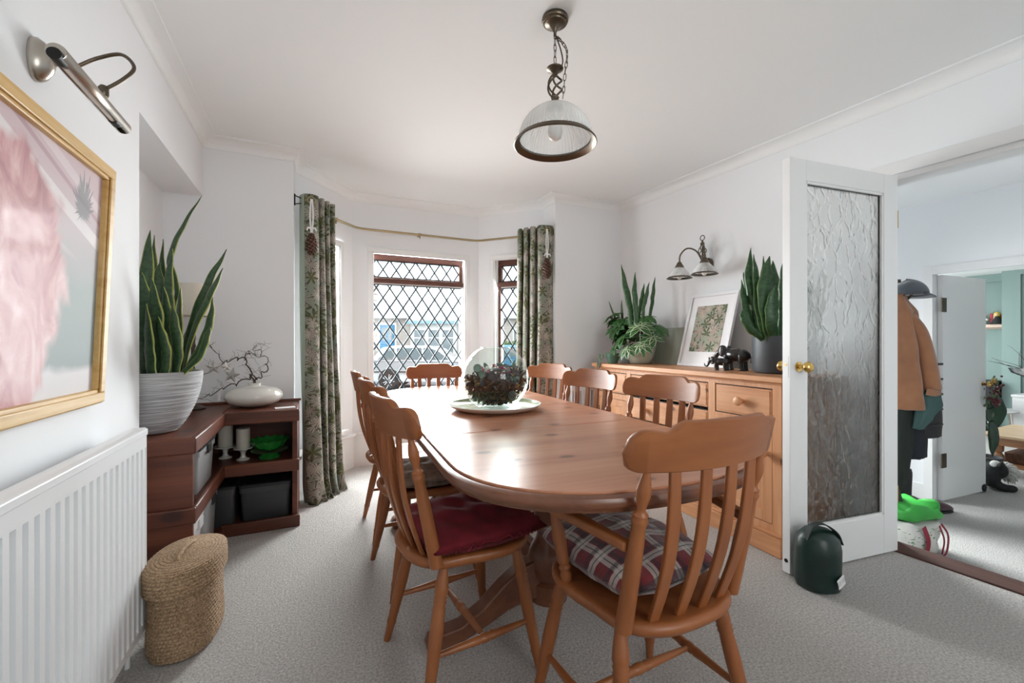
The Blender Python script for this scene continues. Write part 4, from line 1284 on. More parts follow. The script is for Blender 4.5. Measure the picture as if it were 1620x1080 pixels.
# ================================================================== L-SHAPED SHELF UNIT
su = thing('corner_shelf_unit', (0, 0, 0), 'dark stained plank corner shelf unit in the alcove', 'shelf unit')
su.location = (-.66, 2.8, 0); OX, OY = .66, -2.8
def sbx(x0, x1, y0, y1, z0, z1): return MB().box(x0 + OX, x1 + OX, y0 + OY, y1 + OY, z0, z1)
XF, YN, YF, XR = -.465, 2.235, 2.90, -.085     # front of long arm, near end, front of short arm, right end
for x0, x1 in ((-.845, -.66), (-.657, XF - .003)): sbx(x0, x1, YN, 3.335, .672, .70).build('top_plank', SHELFW, su, bevel=.004)
for y0, y1 in ((YF + .003, 3.115), (3.118, 3.335)): sbx(XF, XR, y0, y1, .672, .70).build('top_plank', SHELFX, su, bevel=.004)
def fascia(x0, x1, y0, y1, z0, z1, m): sbx(x0, x1, y0, y1, z0, z1).build('front_edge_board', m, su, bevel=.006)
fascia(XF - .006, XF + .016, YN - .02, YF, .632, .702, SHELFW)
fascia(XF - .006, XR + .012, YF - .020, YF + .004, .632, .702, SHELFX)
fascia(-.845, XF + .016, YN - .024, YN, .632, .702, SHELFX)
for x0, x1 in ((-.84, -.66), (-.657, XF)): sbx(x0, x1, YN + .02, 3.33, .365, .39).build('shelf_plank', SHELFW, su)
sbx(XF, XR, YF + .02, 3.33, .365, .39).build('shelf_plank', SHELFX, su)
fascia(XF - .006, XF + .014, YN, YF, .335, .405, SHELFW)
fascia(XF - .006, XR + .010, YF - .018, YF + .004, .335, .405, SHELFX)
fascia(-.845, XF + .014, YN - .022, YN, .335, .405, SHELFX)
sbx(-.84, XF, YN + .02, 3.33, .03, .05).build('shelf_plank', SHELFW, su)
sbx(XF, XR, YF + .02, 3.33, .03, .05).build('shelf_plank', SHELFX, su)
fascia(XF - .006, XF + .012, YN, YF, 0, .055, SHELFW)
fascia(XF - .006, XR + .014, YF - .022, YF + .004, 0, .07, SHELFX)
sbx(-.84, XF, YN, YN + .022, 0, .672).build('end_panel', SHELFX, su, bevel=.003)
sbx(XR - .028, XR, YF, 3.33, 0, .672).build('end_panel', SHELFW, su, bevel=.003)
sbx(-.845, XR, 3.318, 3.335, .0, .672).build('back_board', SHELFX, su)
sbx(-.848, XR + .01, 3.322, 3.338, .70, .716).build('back_ledge', SHELFX, su, bevel=.003)

# storage boxes
def storage_box(name, loc, sx, sy, h, body, lid, label, rz=0, rim=.012, lidh=.018, rnd=.02):
    b = thing(name, loc, label, 'storage box', rz)
    def rr(w, d, r, n=5):
        pts = []
        for cx, cy, a0 in ((w / 2 - r, d / 2 - r, 0), (-w / 2 + r, d / 2 - r, 90), (-w / 2 + r, -d / 2 + r, 180), (w / 2 - r, -d / 2 + r, 270)):
            for k in range(n + 1):
                a = R(a0 + 90 * k / n); pts.append((cx + r * math.cos(a), cy + r * math.sin(a)))
        return pts
    def ring(w, d, z, r=rnd): return [(x, y, z) for x, y in rr(w, d, r)]
    t = .88
    m = MB().rings([ring(sx * t, sy * t, 0), ring(sx * t + .006, sy * t + .006, .006), ring(sx - rim, sy - rim, h - .03), ring(sx, sy, h - .028), ring(sx, sy, h), ring(sx - .012, sy - .012, h), ring(sx * t - .01, sy * t - .01, .02)])
    m.build('box_body', body, b, smooth=40)
    if lid:
        m = MB().rings([ring(sx + .004, sy + .004, h), ring(sx + .008, sy + .008, h + .004), ring(sx + .008, sy + .008, h + lidh - .004), ring(sx, sy, h + lidh), ring(sx - .05, sy - .05, h + lidh), ring(sx - .06, sy - .06, h + lidh - .005)])
        m.build('box_lid', lid, b, smooth=40)
        MB().box(sx / 2 - .002, sx / 2 + .009, -.035, .035, h - .04, h + .006).build('lid_clip', lid, b, bevel=.002)
    return b
GREYPL = plain('dark_grey_plastic', (.045, .048, .052), .4)
GREYLID = plain('charcoal_plastic_lid', (.022, .024, .026), .4)
SILV = plain('silver_grey_plastic', (.36, .37, .38), .35)
WHITEPL = plain('white_plastic', (.74, .74, .74), .4)
storage_box('storage_box', (-.612, 2.60, .39), .27, .36, .205, SILV, GREYLID, 'silver-grey storage box with black lid on the middle shelf of the corner unit')
storage_box('storage_box', (-.618, 2.425, .05), .28, .24, .235, WHITEPL, WHITEPL, 'small white lidded bin at the bottom near end of the corner unit', rnd=.06)
storage_box('storage_box', (-.622, 2.715, .05), .29, .26, .25, SILV, GREYLID, 'grey and white bin behind the white lidded bin on the bottom shelf')
storage_box('storage_box', (-.255, 3.095, .05), .27, .36, .205, GREYPL, GREYLID, 'dark grey lidded box at the bottom right of the corner unit', rz=0)
storage_box('storage_box', (-.47, 3.06, .05), .13, .33, .215, GREYPL, GREYLID, 'dark grey box in the bottom inner corner of the unit')
# candles, stands, bowl on the middle shelf
CANDLE = plain('ivory_candle_wax', (.70, .67, .58), .5, Subsurface_Weight=.15)
def candle_stand(loc, label_c, label_s, r=.037, h=.12, sr=.05, sh=.075):
    s = tag(MB().lathe([(.035, 0), (.036, .006), (.018, .014), (.012, .03), (.016, .05), (.03, .062), (sr, .068), (sr + .002, sh), (sr - .004, sh), (sr - .008, sh - .004)], seg=32).build('cake_stand', WHITECER, None, smooth=40), label_s, 'stand')
    s.location = loc
    c = thing('pillar_candle', (loc[0], loc[1], loc[2] + sh - .0035), label_c, 'candle')
    MB().lathe([(r - .002, 0), (r, .003), (r, h - .004), (r - .004, h), (.01, h - .003)], seg=28).build('wax', CANDLE, c, smooth=40)
    MB().tube([(0, 0, h - .003), (.001, 0, h + .010)], .0012, 6).build('wick', BLACKM, c)
candle_stand((-.385, 3.06, .3905), 'thick ivory pillar candle on a white stand in the corner unit', 'small white pedestal stand beside the green bowl')
candle_stand((-.49, 3.15, .3905), 'ivory pillar candle on the low dish in the inner corner of the unit', 'white low dish in the inner corner of the unit', .04, .15, .06, .03 + .045)
GBOWL = plain('green_majolica_glaze', (.025, .24, .04), .15, var=.3, vscale=30, Coat_Weight=.6)
gs = tag(MB().lathe([(.06, 0), (.062, .008), (.05, .02), (.055, .03), (.098, .042), (.103, .048), (.097, .047), (.05, .037)], seg=40).build('cake_stand', GBOWL, None, smooth=40), 'low green glazed footed plate under the green bowl', 'plate')
gs.location = (-.245, 3.06, .3905)
rings = []
for r, z, sc in ((.04, 0, 0), (.06, .006, .01), (.092, .035, .03), (.11, .066, .055), (.106, .066, .055), (.088, .037, .03), (.05, .012, 0), (.002, .010, 0)):
    rings.append([((r * (1 + sc * math.cos(14 * a))) * math.cos(a), (r * (1 + sc * math.cos(14 * a))) * math.sin(a), z + sc * .08 * math.cos(14 * a)) for a in [2 * PI * k / 112 for k in range(112)]])
gb = MB().rings(rings).build('leaf_bowl', GBOWL, None, smooth=50)
gb.location = (-.245, 3.06, .4368); tag(gb, 'bright green leaf-edged bowl in the corner unit', 'bowl')

# ------------------------------------------------------------------ on top of the unit
def ridged_pot_mat():
    t = NT('white_ridged_pot'); co = t.coord()
    n = t.noise(t.mapping(co, (5, 5, 260)), 1.0, 3, .6, .2)
    t.set(Base_Color=t.mix(t.step(n, .38, .62), (.30, .30, .31), (.66, .66, .67)), Roughness=.7)
    t.bump(n, .6, .01); return t.m
sp = thing('potted_snake_plant', (-.655, 2.435, .7015), 'tall variegated snake plant in a ridged white pot in the alcove', 'plant')
pr = [(.075, 0), (.09, .004)]
for k in range(40):
    t = k / 39; r = .09 + .095 * (math.sin(t * PI / 2) ** .75)
    pr.append((r + (.0022 if k % 2 else 0), .006 + .262 * t))
pr += [(.183, .272), (.174, .272), (.170, .25)]
pot(sp, pr, ridged_pot_mat(), .172, .245, seg=64)
random.seed(9)
LVS = [
    ( [(0.043, 0.075, 0.24), (0.049, 0.101, 0.527), (0.058, 0.125, 0.666), (0.02, 0.172, 0.808), (0.068, 0.178, 0.969), (0.15, 0.168, 1.134)] , 0.034 ),
    ( [(0.002, -0.016, 0.248), (-0.018, 0.022, 0.464), (-0.043, 0.063, 0.668), (-0.031, 0.087, 0.924)] , 0.075 ),
    ( [(-0.021, 0.137, 0.238), (-0.037, 0.182, 0.529), (-0.057, 0.227, 0.749), (-0.065, 0.268, 0.938)] , 0.04 ),
    ( [(0.002, 0.182, 0.234), (-0.023, 0.23, 0.532), (-0.036, 0.273, 0.725), (-0.041, 0.312, 0.931)] , 0.036 ),
    ( [(0.076, 0.015, 0.243), (0.051, 0.042, 0.524), (0.039, 0.062, 0.672), (0.057, 0.068, 0.843)] , 0.055 ),
    ( [(0.078, 0.092, 0.238), (0.117, 0.092, 0.467), (0.191, 0.076, 0.682), (0.274, 0.056, 0.857)] , 0.036 ),
    ( [(0.108, 0.0, 0.243), (0.148, -0.018, 0.436), (0.219, -0.051, 0.61), (0.28, -0.079, 0.744)] , 0.05 ),
    ( [(0.14, -0.08, 0.248), (0.202, -0.109, 0.392), (0.237, -0.126, 0.505), (0.25, -0.131, 0.604)] , 0.045 ),
    ( [(0.104, -0.053, 0.247), (0.114, -0.057, 0.406), (0.109, -0.055, 0.548), (0.117, -0.059, 0.648)] , 0.05 ),
    ( [(0.002, -0.083, 0.253), (-0.008, -0.078, 0.406), (-0.013, -0.076, 0.57), (-0.018, -0.074, 0.707)] , 0.085 ),
    ( [(0.047, -0.103, 0.253), (0.039, -0.1, 0.379), (0.037, -0.099, 0.516), (0.022, -0.092, 0.68)] , 0.075 ),
    ( [(0.078, -0.096, 0.251), (0.078, -0.089, 0.379), (0.069, -0.077, 0.518), (0.054, -0.063, 0.658)] , 0.06 ),
    ( [(0.163, -0.135, 0.251), (0.201, -0.153, 0.337), (0.231, -0.167, 0.42), (0.249, -0.175, 0.475)] , 0.04 ),
    ( [(0.128, -0.13, 0.252), (0.121, -0.127, 0.351), (0.109, -0.121, 0.461), (0.101, -0.117, 0.571)] , 0.05 ),
    ( [(0.036, -0.142, 0.256), (0.026, -0.138, 0.353), (0.019, -0.134, 0.46), (0.016, -0.133, 0.567)] , 0.07 ),
    ( [(0.017, 0.065, 0.242), (-0.004, 0.093, 0.525), (-0.01, 0.114, 0.676), (-0.01, 0.132, 0.783)] , 0.05 ),
    ( [(0.036, 0.144, 0.235), (0.082, 0.137, 0.407), (0.141, 0.125, 0.531), (0.188, 0.118, 0.64)] , 0.05 ),
    ( [(0.086, -0.155, 0.255), (0.086, -0.155, 0.352), (0.069, -0.147, 0.433), (0.057, -0.141, 0.514)] , 0.055 ),
]
for k, (sp_, w) in enumerate(LVS): blade_path(sp, sp_, w, SNAKEV, .15, k)
# table lamp
lp = thing('table_lamp', (-.655, 3.15, .7015), 'cream shaded table lamp half hidden behind the snake plant', 'lamp')
MB().lathe([(.065, 0), (.068, .008), (.05, .018), (.018, .03), (.012, .06), (.018, .10), (.024, .16), (.018, .22), (.009, .26), (.009, .36), (.016, .38), (.012, .40), (.016, .44), (.010, .47), (.006, .60)], seg=24).build('lamp_stem', plain('dark_turned_wood', (.05, .03, .02), .4), lp, smooth=40)
sh = MB().lathe([(.112, .56), (.113, .562), (.070, .752), (.069, .752)], seg=48, cap0=False, cap1=False)
sh.build('lamp_shade', plain('cream_linen_shade', (.72, .67, .58), .8, bump=.2, bscale=200), lp, smooth=40, solid=.003)
mb = MB()
for a in range(3): mb.tube([(0, 0, .745), (.069 * math.cos(a * 2.094), .069 * math.sin(a * 2.094), .748)], .0015, 5)
mb.tube([(0, 0, .58), (0, 0, .745)], .0015, 5)
mb.build('shade_carrier', BRONZE, lp)
# vase with twisted branches
va = thing('flat_vase', (-.335, 3.145, .7015), 'squat glossy cream vase on the corner unit', 'vase')
pr = [(.07, 0), (.078, .002)]
for k in range(17):
    a = R(-62 + 130 * k / 16); pr.append((.035 + .125 * math.cos(a) ** .8 if math.cos(a) > 0 else .035, .066 + .062 * math.sin(a)))
pr += [(.038, .128), (.034, .136), (.037, .146), (.033, .148), (.027, .14), (.027, .12)]
MB().lathe(pr, seg=56, cap1=False).build('vase_body', WHITECER, va, smooth=60)
br = thing('twisted_branches', (-.335, 3.145, .83), 'contorted dark hazel branches standing in the squat cream vase', 'branches')
BARK = plain('dark_hazel_bark', (.055, .032, .024), .75, var=.3, vscale=40)
random.seed(31)
def branch(pts, r0, r1, depth, name='branch', parent=None, up=0):
    base = smoothpath(pts, 7); n = len(base)
    ph = random.uniform(0, 6)
    pth = []
    for i, p in enumerate(base):
        t = i / n; k = .012 * min(1, t * 4)
        pth.append(p + Vector((math.sin(i * .95 + ph) * k, math.sin(i * .7 + ph * 2) * k * .6, math.cos(i * 1.1 + ph) * k)))
    o = MB().tube(pth, [lerp(r0, r1, i / (n - 1)) for i in range(n)], 6).build(name, BARK, parent, smooth=180)
    if depth > 0:
        tw = MB()
        for i in range(3, n - 1, 2):
            p = pth[i]; d = Vector((random.uniform(-1, .6), random.uniform(-.7, .3), random.uniform(-.5, 1))).normalized()
            L = random.uniform(.04, .10); q = [p]; ph2 = random.uniform(0, 6)
            for s in range(1, 10):
                d = (d + Vector((math.sin(s * 1.3 + ph2), math.cos(s * 1.7 + ph2) * .5, math.sin(s * 1.9 + ph2 * 2))) * .55).normalized()
                nx = q[-1] + d * L / 9
                if nx.y > .17: nx.y = .17
                q.append(nx)
            tw.tube(q, [lerp(r1 * .8, .0006, s / 9) for s in range(10)], 5)
        tw.build('twigs', BARK, o, smooth=180)
branch([(0, 0, -.10), (-.005, 0, .02), (-.02, -.01, .08), (-.05, -.02, .16), (-.10, -.02, .17), (-.16, -.03, .15), (-.24, -.05, .10), (-.33, -.06, .08)], .0055, .0014, 1, parent=br)
branch([(.005, 0, -.10), (.01, 0, .02), (-.01, 0, .06), (-.08, -.03, .02), (-.15, -.05, .0), (-.22, -.08, -.04), (-.28, -.10, -.05), (-.32, -.12, -.10)], .005, .0012, 1, parent=br)
branch([(0, .004, -.10), (.01, .005, .03), (.05, .01, .08), (.07, .01, .14), (.04, .0, .20), (.0, -.01, .24), (.03, -.01, .26)], .0045, .0010, 1, parent=br)
branch([(-.05, -.02, .16), (-.03, -.01, .21), (-.0, 0, .20), (.03, .0, .18)], .003, .0010, 1, parent=br)
branch([(-.16, -.03, .15), (-.20, -.03, .22), (-.24, -.04, .26), (-.26, -.04, .23)], .0025, .0008, 1, parent=br)
STARM = plain('silver_glitter', (.50, .48, .46), .35, .6, var=.4, vscale=160)
def star(loc, s, rz, label, ry=0):
    pts = []
    for k in range(10):
        r = s if k % 2 == 0 else s * .45; a = PI / 2 + k * PI / 5
        pts.append((r * math.cos(a), r * math.sin(a)))
    o = thing('star_ornament', loc, label, 'ornament', 0, 'silver star ornaments on the branches', rot=(0, R(ry), R(rz)))
    m = MB(); n = 10
    m.v = [(x, 0, z) for x, z in pts] + [(0, -.006, 0), (0, .006, 0)]
    for i in range(n):
        j = (i + 1) % n; m.f += [(i, j, n), (j, i, n + 1)]
    m.build('star', STARM, o)
    MB().tube([(0, 0, s), (0, 0, s + .05)], .0006, 4).build('thread', plain_cached('white_thread', (.7, .7, .7)), o)
star((-.535, 3.06, .955), .045, 15, 'silver star ornament hanging furthest left on the twisted branches')
star((-.445, 3.07, .905), .050, -20, 'largest silver star ornament, hanging nearest the cream vase', 12)
star((-.475, 3.09, .955), .036, 30, 'small silver star ornament hanging between the two larger stars', -10)
tg = tag(MB().box(-.006, .006, -.001, .001, -.045, 0).tube([(0, 0, 0), (0, 0, .09)], .0006, 4).build('paper_tag', plain_cached('white_paper', (.8, .8, .8), .7), None), 'narrow white paper tag hanging from the branches', 'tag')
tg.location = (-.51, 3.08, .80)
cd = tag(MB().box(-.055, .055, -.03, .03, 0, .004).build('white_card', plain_cached('white_paper', (.8, .8, .8), .7), None, bevel=.001), 'flat white card on the right end of the corner unit', 'card')
cd.location = (-.155, 2.985, .7005); cd.rotation_euler = (0, 0, R(8))

# ================================================================== PICTURE AND PICTURE LIGHT
def pinkprint():
    t = NT('pink_chiffon_print'); co = t.coord(); s = t.sep(co)          # y along wall, z up (local)
    soft = t.noise(co, 3.0, 4, .5, .6)
    zz = t.math('ADD', s[2], t.math('MULTIPLY', t.math('SUBTRACT', soft, .5), .12))
    base = t.ramp(zz, [(.06, (.66, .63, .64)), (.115, (.66, .63, .64)), (.14, (.26, .31, .31)), (.36, (.30, .35, .34)), (.50, (.50, .44, .46)), (.62, (.58, .45, .48))])
    dg = t.math('ADD', s[2], t.math('MULTIPLY', s[1], .34))
    for lo, hi, c in ((.66, .70, (.74, .70, .70)), (.74, .755, (.42, .27, .31)), (.77, .80, (.68, .58, .61)), (.56, .575, (.70, .64, .65))):
        band = t.math('MULTIPLY', t.step(dg, lo, lo + .004), t.math('SUBTRACT', 1.0, t.step(dg, hi, hi + .004)))
        base = t.mix(t.math('MULTIPLY', band, t.math('MULTIPLY', t.step(s[2], .42, .5), .85)), base, c)
    dx = t.math('DIVIDE', t.math('SUBTRACT', s[1], .05), .36); dz = t.math('DIVIDE', t.math('SUBTRACT', s[2], .30), .37)
    rr = t.math('ADD', t.math('MULTIPLY', dx, dx), t.math('MULTIPLY', dz, dz))
    edge = t.math('ADD', t.math('SQRT', rr), t.math('MULTIPLY', t.math('SUBTRACT', t.noise(co, 4.2, 3, .5, .5), .5), .95))
    mask = t.math('SUBTRACT', 1.0, t.step(edge, .90, 1.0))
    fold = t.noise(t.mapping(co, (1, 2.4, 1.2)), 3.4, 6, .6, 2.0)
    sh = t.math('ADD', fold, t.math('MULTIPLY', t.math('SUBTRACT', t.noise(co, 2.2, 2), .5), .5))
    pink = t.ramp(sh, [(.26, (.33, .12, .14)), (.42, (.53, .26, .27)), (.55, (.64, .37, .38)), (.70, (.74, .53, .53)), (.85, (.80, .66, .66))])
    c = t.mix(mask, base, pink)
    fx = t.math('DIVIDE', t.math('SUBTRACT', s[1], .45), .75); fz = t.math('SUBTRACT', s[2], .57)
    fd = t.math('SQRT', t.math('ADD', t.math('MULTIPLY', fx, fx), t.math('MULTIPLY', fz, fz)))
    an = t.math('ARCTAN2', fz, fx)
    ray = t.noise(t.comb(t.math('MULTIPLY', an, 7.0), 0.0, 0.0), 1.0, 2)
    fm = t.math('LESS_THAN', fd, t.math('ADD', -.03, t.math('MULTIPLY', ray, t.math('ADD', .17, t.math('MULTIPLY', t.math('SINE', an), .07)))))
    c = t.mix(t.math('MULTIPLY', fm, .72), c, (.11, .14, .14))
    t.set(Base_Color=c, Roughness=.6); return t.m
pc = thing('framed_picture', (-.634, 1.20, .912), 'large pink chiffon print in a gilt wooden frame on the left wall', 'picture', 0, rot=(0, R(2.3), 0))
PW, PH, FB = .605, .75, .046     # half length, height, frame width
def rail(y0, y1, z0, z1, vert):
    m = MB()
    m.box(.002, .022, y0, y1, z0, z1); 
    return m
for z0, z1 in ((0, FB), (PH - FB, PH)):
    zo = (z0 + .010, z1 - .004) if z0 > 0 else (z0 + .004, z1 - .010)
    m = MB().box(.002, .022, -PW, PW, z0, z1).box(.022, .028, -PW + .004, PW - .004, *zo)
    m.build('frame_rail', GILT, pc, bevel=.003)
for y0, y1 in ((-PW, -PW + FB), (PW - FB, PW)):
    yo = (y0 + .004, y1 - .010) if y0 < 0 else (y0 + .010, y1 - .004)
    m = MB().box(.002, .022, y0, y1, FB, PH - FB).box(.022, .028, *yo, FB - .010, PH - FB + .010)
    m.build('frame_rail', GILT, pc, bevel=.003)
MB().box(.004, .008, -PW + FB - .004, PW - FB + .004, FB - .004, PH - FB + .004).build('print', pinkprint(), pc)
MB().box(.010, .012, -PW + FB - .002, PW - FB + .002, FB - .002, PH - FB + .002).build('glass', PICGLASS, pc)
pl = thing('picture_light', (-.64, 1.494, 1.82), 'brushed nickel picture light with a swan-neck arm above the gilt frame', 'lamp')
m = MB()
pts = []
for sc, d in ((1.0, 0), (1.0, .010), (.85, .022), (.55, .034), (.2, .040)):
    pts.append([(d, .034 * sc * math.cos(a), .055 * sc * math.sin(a)) for a in [2 * PI * k / 28 for k in range(28)]])
m.rings(pts).build('wall_plate', STEEL, pl, smooth=50)
arm = smoothpath([(.02, .01, .01), (.06, .02, .005), (.11, .03, .05), (.165, .02, .07), (.20, -.005, .03), (.185, -.03, -.02), (.145, -.045, -.07)], 6)
MB().tube(arm, .0046, 10).build('swan_neck', BRONZE, pl, smooth=180)
MB().lathe([(.009, 0), (.011, .006), (.011, .022), (.007, .028)], (.150, -.045, -.082), 14).build('swivel', BRONZE, pl, smooth=40)
tb = MB(); seg = 24; r = .0175; rows = []
ring = []
for k in range(seg + 1):
    a = R(-65 + 310 * k / seg); ring.append((r * math.cos(a + 0), r * math.sin(a)))
for y in (-.245, .115): rows.append([(.140 + cx, y, -.092 + cz) for cx, cz in ring])
tb.grid(rows, uv=False).build('tube_hood', STEEL, pl, smooth=180, solid=.0015)
for y in (-.246, .114): MB().lathe([(.0175, 0), (.0175, .002)], seg=24).xf(Matrix.Translation((.140, y + .002 * (y > 0), -.092)) @ Matrix.Rotation(R(90), 4, 'X')).build('end_cap', STEEL, pl)
MB().tube([(.140, -.21, -.100), (.140, .05, -.100)], .009, 12).build('tube_bulb', BULB, pl, smooth=60)
for y in (-.225, .07): MB().lathe([(.013, 0), (.013, .03)], seg=14).xf(Matrix.Translation((.140, y, -.100)) @ Matrix.Rotation(R(90), 4, 'X')).build('lamp_holder', BLACKM, pl, smooth=40)

# ================================================================== WOVEN BASKET
def basket_mat():
    t = NT('crocheted_seagrass'); co = t.coord()
    n = t.noise(co, 160, 3, .6); n2 = t.noise(co, 14, 3)
    t.set(Base_Color=t.mix(t.step(n, .3, .7), (.15, .08, .036), t.mix(n2, (.46, .31, .18), (.58, .42, .27))), Roughness=.85)
    t.bump(n, .5, .004); return t.m
BSK = basket_mat()
bk = thing('lidded_basket', (-.425, 1.965, 0), 'oval crocheted straw basket with a lid beside the radiator', 'basket', R(-8))
def knit(prof, a, b, N=400, sub=5, amp=.0075, stitch=32):
    """prof: [(scale,z)...] dense; rows of stitches"""
    rings = []; M = (len(prof) - 1) * sub
    for k in range(M + 1):
        t = k / sub; i = min(int(t), len(prof) - 2); f = t - i
        sc = lerp(prof[i][0], prof[i + 1][0], f); z = lerp(prof[i][1], prof[i + 1][1], f)
        ring = []
        for j in range(N):
            th = 2 * PI * j / N
            st = abs(math.sin(PI * f)) * (.55 + .45 * abs(math.sin(stitch * th + i * PI / 2)))
            e = 2 / 2.3; c, s = math.cos(th), math.sin(th)
            ex, ey = math.copysign(abs(c) ** e, c), math.copysign(abs(s) ** e, s)
            ring.append((ex * (a * sc + amp * st), ey * (b * sc + amp * st), z))
        rings.append(ring)
    return rings
body = [(.93 + .08 * math.sin(min(1, k / 4) * PI / 2) - .05 * max(0, (k - 8) / 12) + .015 * math.sin(k * .45), .004 + .0127 * k) for k in range(20)]
MB().rings(knit(body, .098, .150)).build('basket_body', BSK, bk, smooth=180)
lid = [(.995, .235), (1.065, .24)] + [(1.075 + .006 * math.sin(k), .247 + .0125 * k) for k in range(6)] + [(1.045, .318), (.985, .322)] + [(.90 - .1 * k, .325 + .0012 * k) for k in range(9)]
MB().rings(knit(lid, .102, .156)).build('basket_lid', BSK, bk, smooth=180)
MB().tube([(.1115 * math.copysign(abs(math.cos(a)) ** .87, math.cos(a)), .1695 * math.copysign(abs(math.sin(a)) ** .87, math.sin(a)), .241) for a in [2 * PI * q / 80 for q in range(80)]], .0042, 6, closed=True).build('lid_edge_cord', BSK, bk, smooth=180)
hp = [(-.004, lerp(-.085, .085, k / 20), .328 + .017 * math.sin(PI * k / 20)) for k in range(21)]
MB().tube(hp, [.0075 + .0012 * (k % 2) for k in range(21)], 8).build('lid_handle', BSK, bk, smooth=180)

# ================================================================== CURTAINS AND POLE
pole = thing('curtain_pole', (.9, 3.96, 2.10), 'brass curtain pole bent round the bay', 'curtain pole')
PP = [(-.035, 3.375), (-.03, 3.50), (.0, 3.57), (.33, 3.945), (.385, 3.975), (.45, 3.98), (1.39, 3.98), (1.45, 3.975), (1.50, 3.945), (1.86, 3.56), (1.885, 3.50), (1.89, 3.375)]
MB().tube([(x - .9, y - 3.96, 0) for x, y in PP], .0105, 12).build('rod', POLEBR, pole, smooth=60)
for x, y in ((-.035, 3.36), (1.89, 3.36)): MB().ball((x - .9, y - 3.96, 0), .026, 20, 12).build('finial', POLEBR, pole, smooth=60)
def bracket(x, y, wx, wy):
    m = MB().tube([(x - .9, y - 3.96, 0), (wx - .9, wy - 3.96, 0)], .006, 8).lathe([(.015, -.012), (.015, .012)], (x - .9, y - 3.96, 0), 12)
    m.tube([(x - .9, y - 3.96, -.012), (x - .9, y - 3.96 - .005, -.035)], .006, 8)
    m.build('bracket', POLEBR, pole, smooth=40)
bracket(.90, 3.98, .90, 4.058); bracket(.17, 3.765, .11, 3.81)
m = MB()
for dz in (.03, -.03): m.tube([(-.115 - .9, 3.36 - 3.96, dz), (-.035 - .9, 3.385 - 3.96, dz * .2)], .004, 6)
m.tube([(-.115 - .9, 3.36 - 3.96, .04), (-.115 - .9, 3.36 - 3.96, -.04)], .005, 6).build('wall_bracket', BLACKM, pole)
m = MB().tube([(1.965 - .9, 3.36 - 3.96, 0), (1.89 - .9, 3.39 - 3.96, 0)], .005, 6).tube([(1.965 - .9, 3.36 - 3.96, .03), (1.965 - .9, 3.36 - 3.96, -.03)], .005, 6)
m.build('wall_bracket', BLACKM, pole)
CURT = leafprint('leaf_print_curtain_fabric', (.215, .245, .195), [(.46, .42, .36), (.115, .125, .05), (.34, .30, .26), (.04, .042, .03)], 8.0, 'UV', (0, 1), .85)
LINING = plain('pale_green_lining', (.36, .42, .35), .85)
def curtain(plan_top, plan_bot, z0, z1, label, puddle=0, lin=0):
    T = smoothpath([(x, y, 0) for x, y in plan_top], 5); B = smoothpath([(x, y, 0) for x, y in plan_bot], 5)
    lens = [0]
    for i in range(1, len(T)): lens.append(lens[-1] + (T[i] - T[i - 1]).length)
    rows = []; NR = 40; m = MB()
    for k in range(NR + 1):
        t = k / NR; z = lerp(z0, z1, t)
        f = (1 - t) ** 1.6
        row = []
        for i in range(len(T)):
            p = T[i].lerp(B[i], f)
            wob = .008 * math.sin(i * .55 + z * 3.1) * (1 - t)
            pd = puddle * max(0, (.16 - z) / .16) ** 2 * (0.6 + .4 * math.sin(i * .9))
            row.append((p.x + wob + pd * .5, p.y + wob * .4 - pd, z + .004 * math.sin(i * .8) * (1 - t)))
        rows.append(row)
    b = len(m.v)
    for k, r in enumerate(rows):
        for i, p in enumerate(r):
            m.v.append(p); m.uv[len(m.v) - 1] = (lens[i], lerp(z0, z1, k / NR))
    n = len(T)
    for k in range(NR):
        for i in range(n - 1):
            if i < lin: m.fm[len(m.f)] = 1
            m.f.append((b + k * n + i, b + k * n + i + 1, b + (k + 1) * n + i + 1, b + (k + 1) * n + i))
    c = thing('curtain', (plan_bot[0][0], plan_bot[0][1], 0), label, 'curtain', 0, 'leaf-print curtains at the bay')
    m.xf(Matrix.Translation((-plan_bot[0][0], -plan_bot[0][1], 0)))
    m.build('fabric', [CURT, LINING], c, smooth=180, solid=.004)
    return c
lt = [(-.085, 3.40), (-.055, 3.345), (.0, 3.335), (.035, 3.37), (.02, 3.44), (.055, 3.40), (.075, 3.42), (.055, 3.50), (.095, 3.45), (.112, 3.475), (.085, 3.545), (.135, 3.505), (.15, 3.53), (.12, 3.585)]
lb = [(-.065, 3.30), (-.035, 3.235), (.03, 3.235), (.065, 3.28), (.045, 3.38), (.09, 3.31), (.115, 3.34), (.085, 3.45), (.14, 3.39), (.16, 3.42), (.125, 3.52), (.19, 3.46), (.21, 3.50), (.17, 3.57)]
lc = curtain(lt, lb, .006, 2.145, 'sage leaf-print curtain gathered at the left of the bay', .05, 5)
rt = [(1.955, 3.345), (1.91, 3.335), (1.865, 3.345), (1.825, 3.37), (1.85, 3.46), (1.808, 3.42), (1.785, 3.445), (1.81, 3.53), (1.768, 3.48), (1.75, 3.505), (1.775, 3.59), (1.735, 3.54), (1.72, 3.565), (1.745, 3.64)]
rb = [(1.95, 3.33), (1.90, 3.31), (1.85, 3.32), (1.805, 3.35), (1.83, 3.46), (1.78, 3.40), (1.755, 3.43), (1.785, 3.54), (1.735, 3.47), (1.715, 3.50), (1.745, 3.61), (1.70, 3.54), (1.68, 3.57), (1.71, 3.66)]
rc = curtain(rt, rb, .006, 2.145, 'sage leaf-print curtain gathered at the right of the bay', 0, 0)
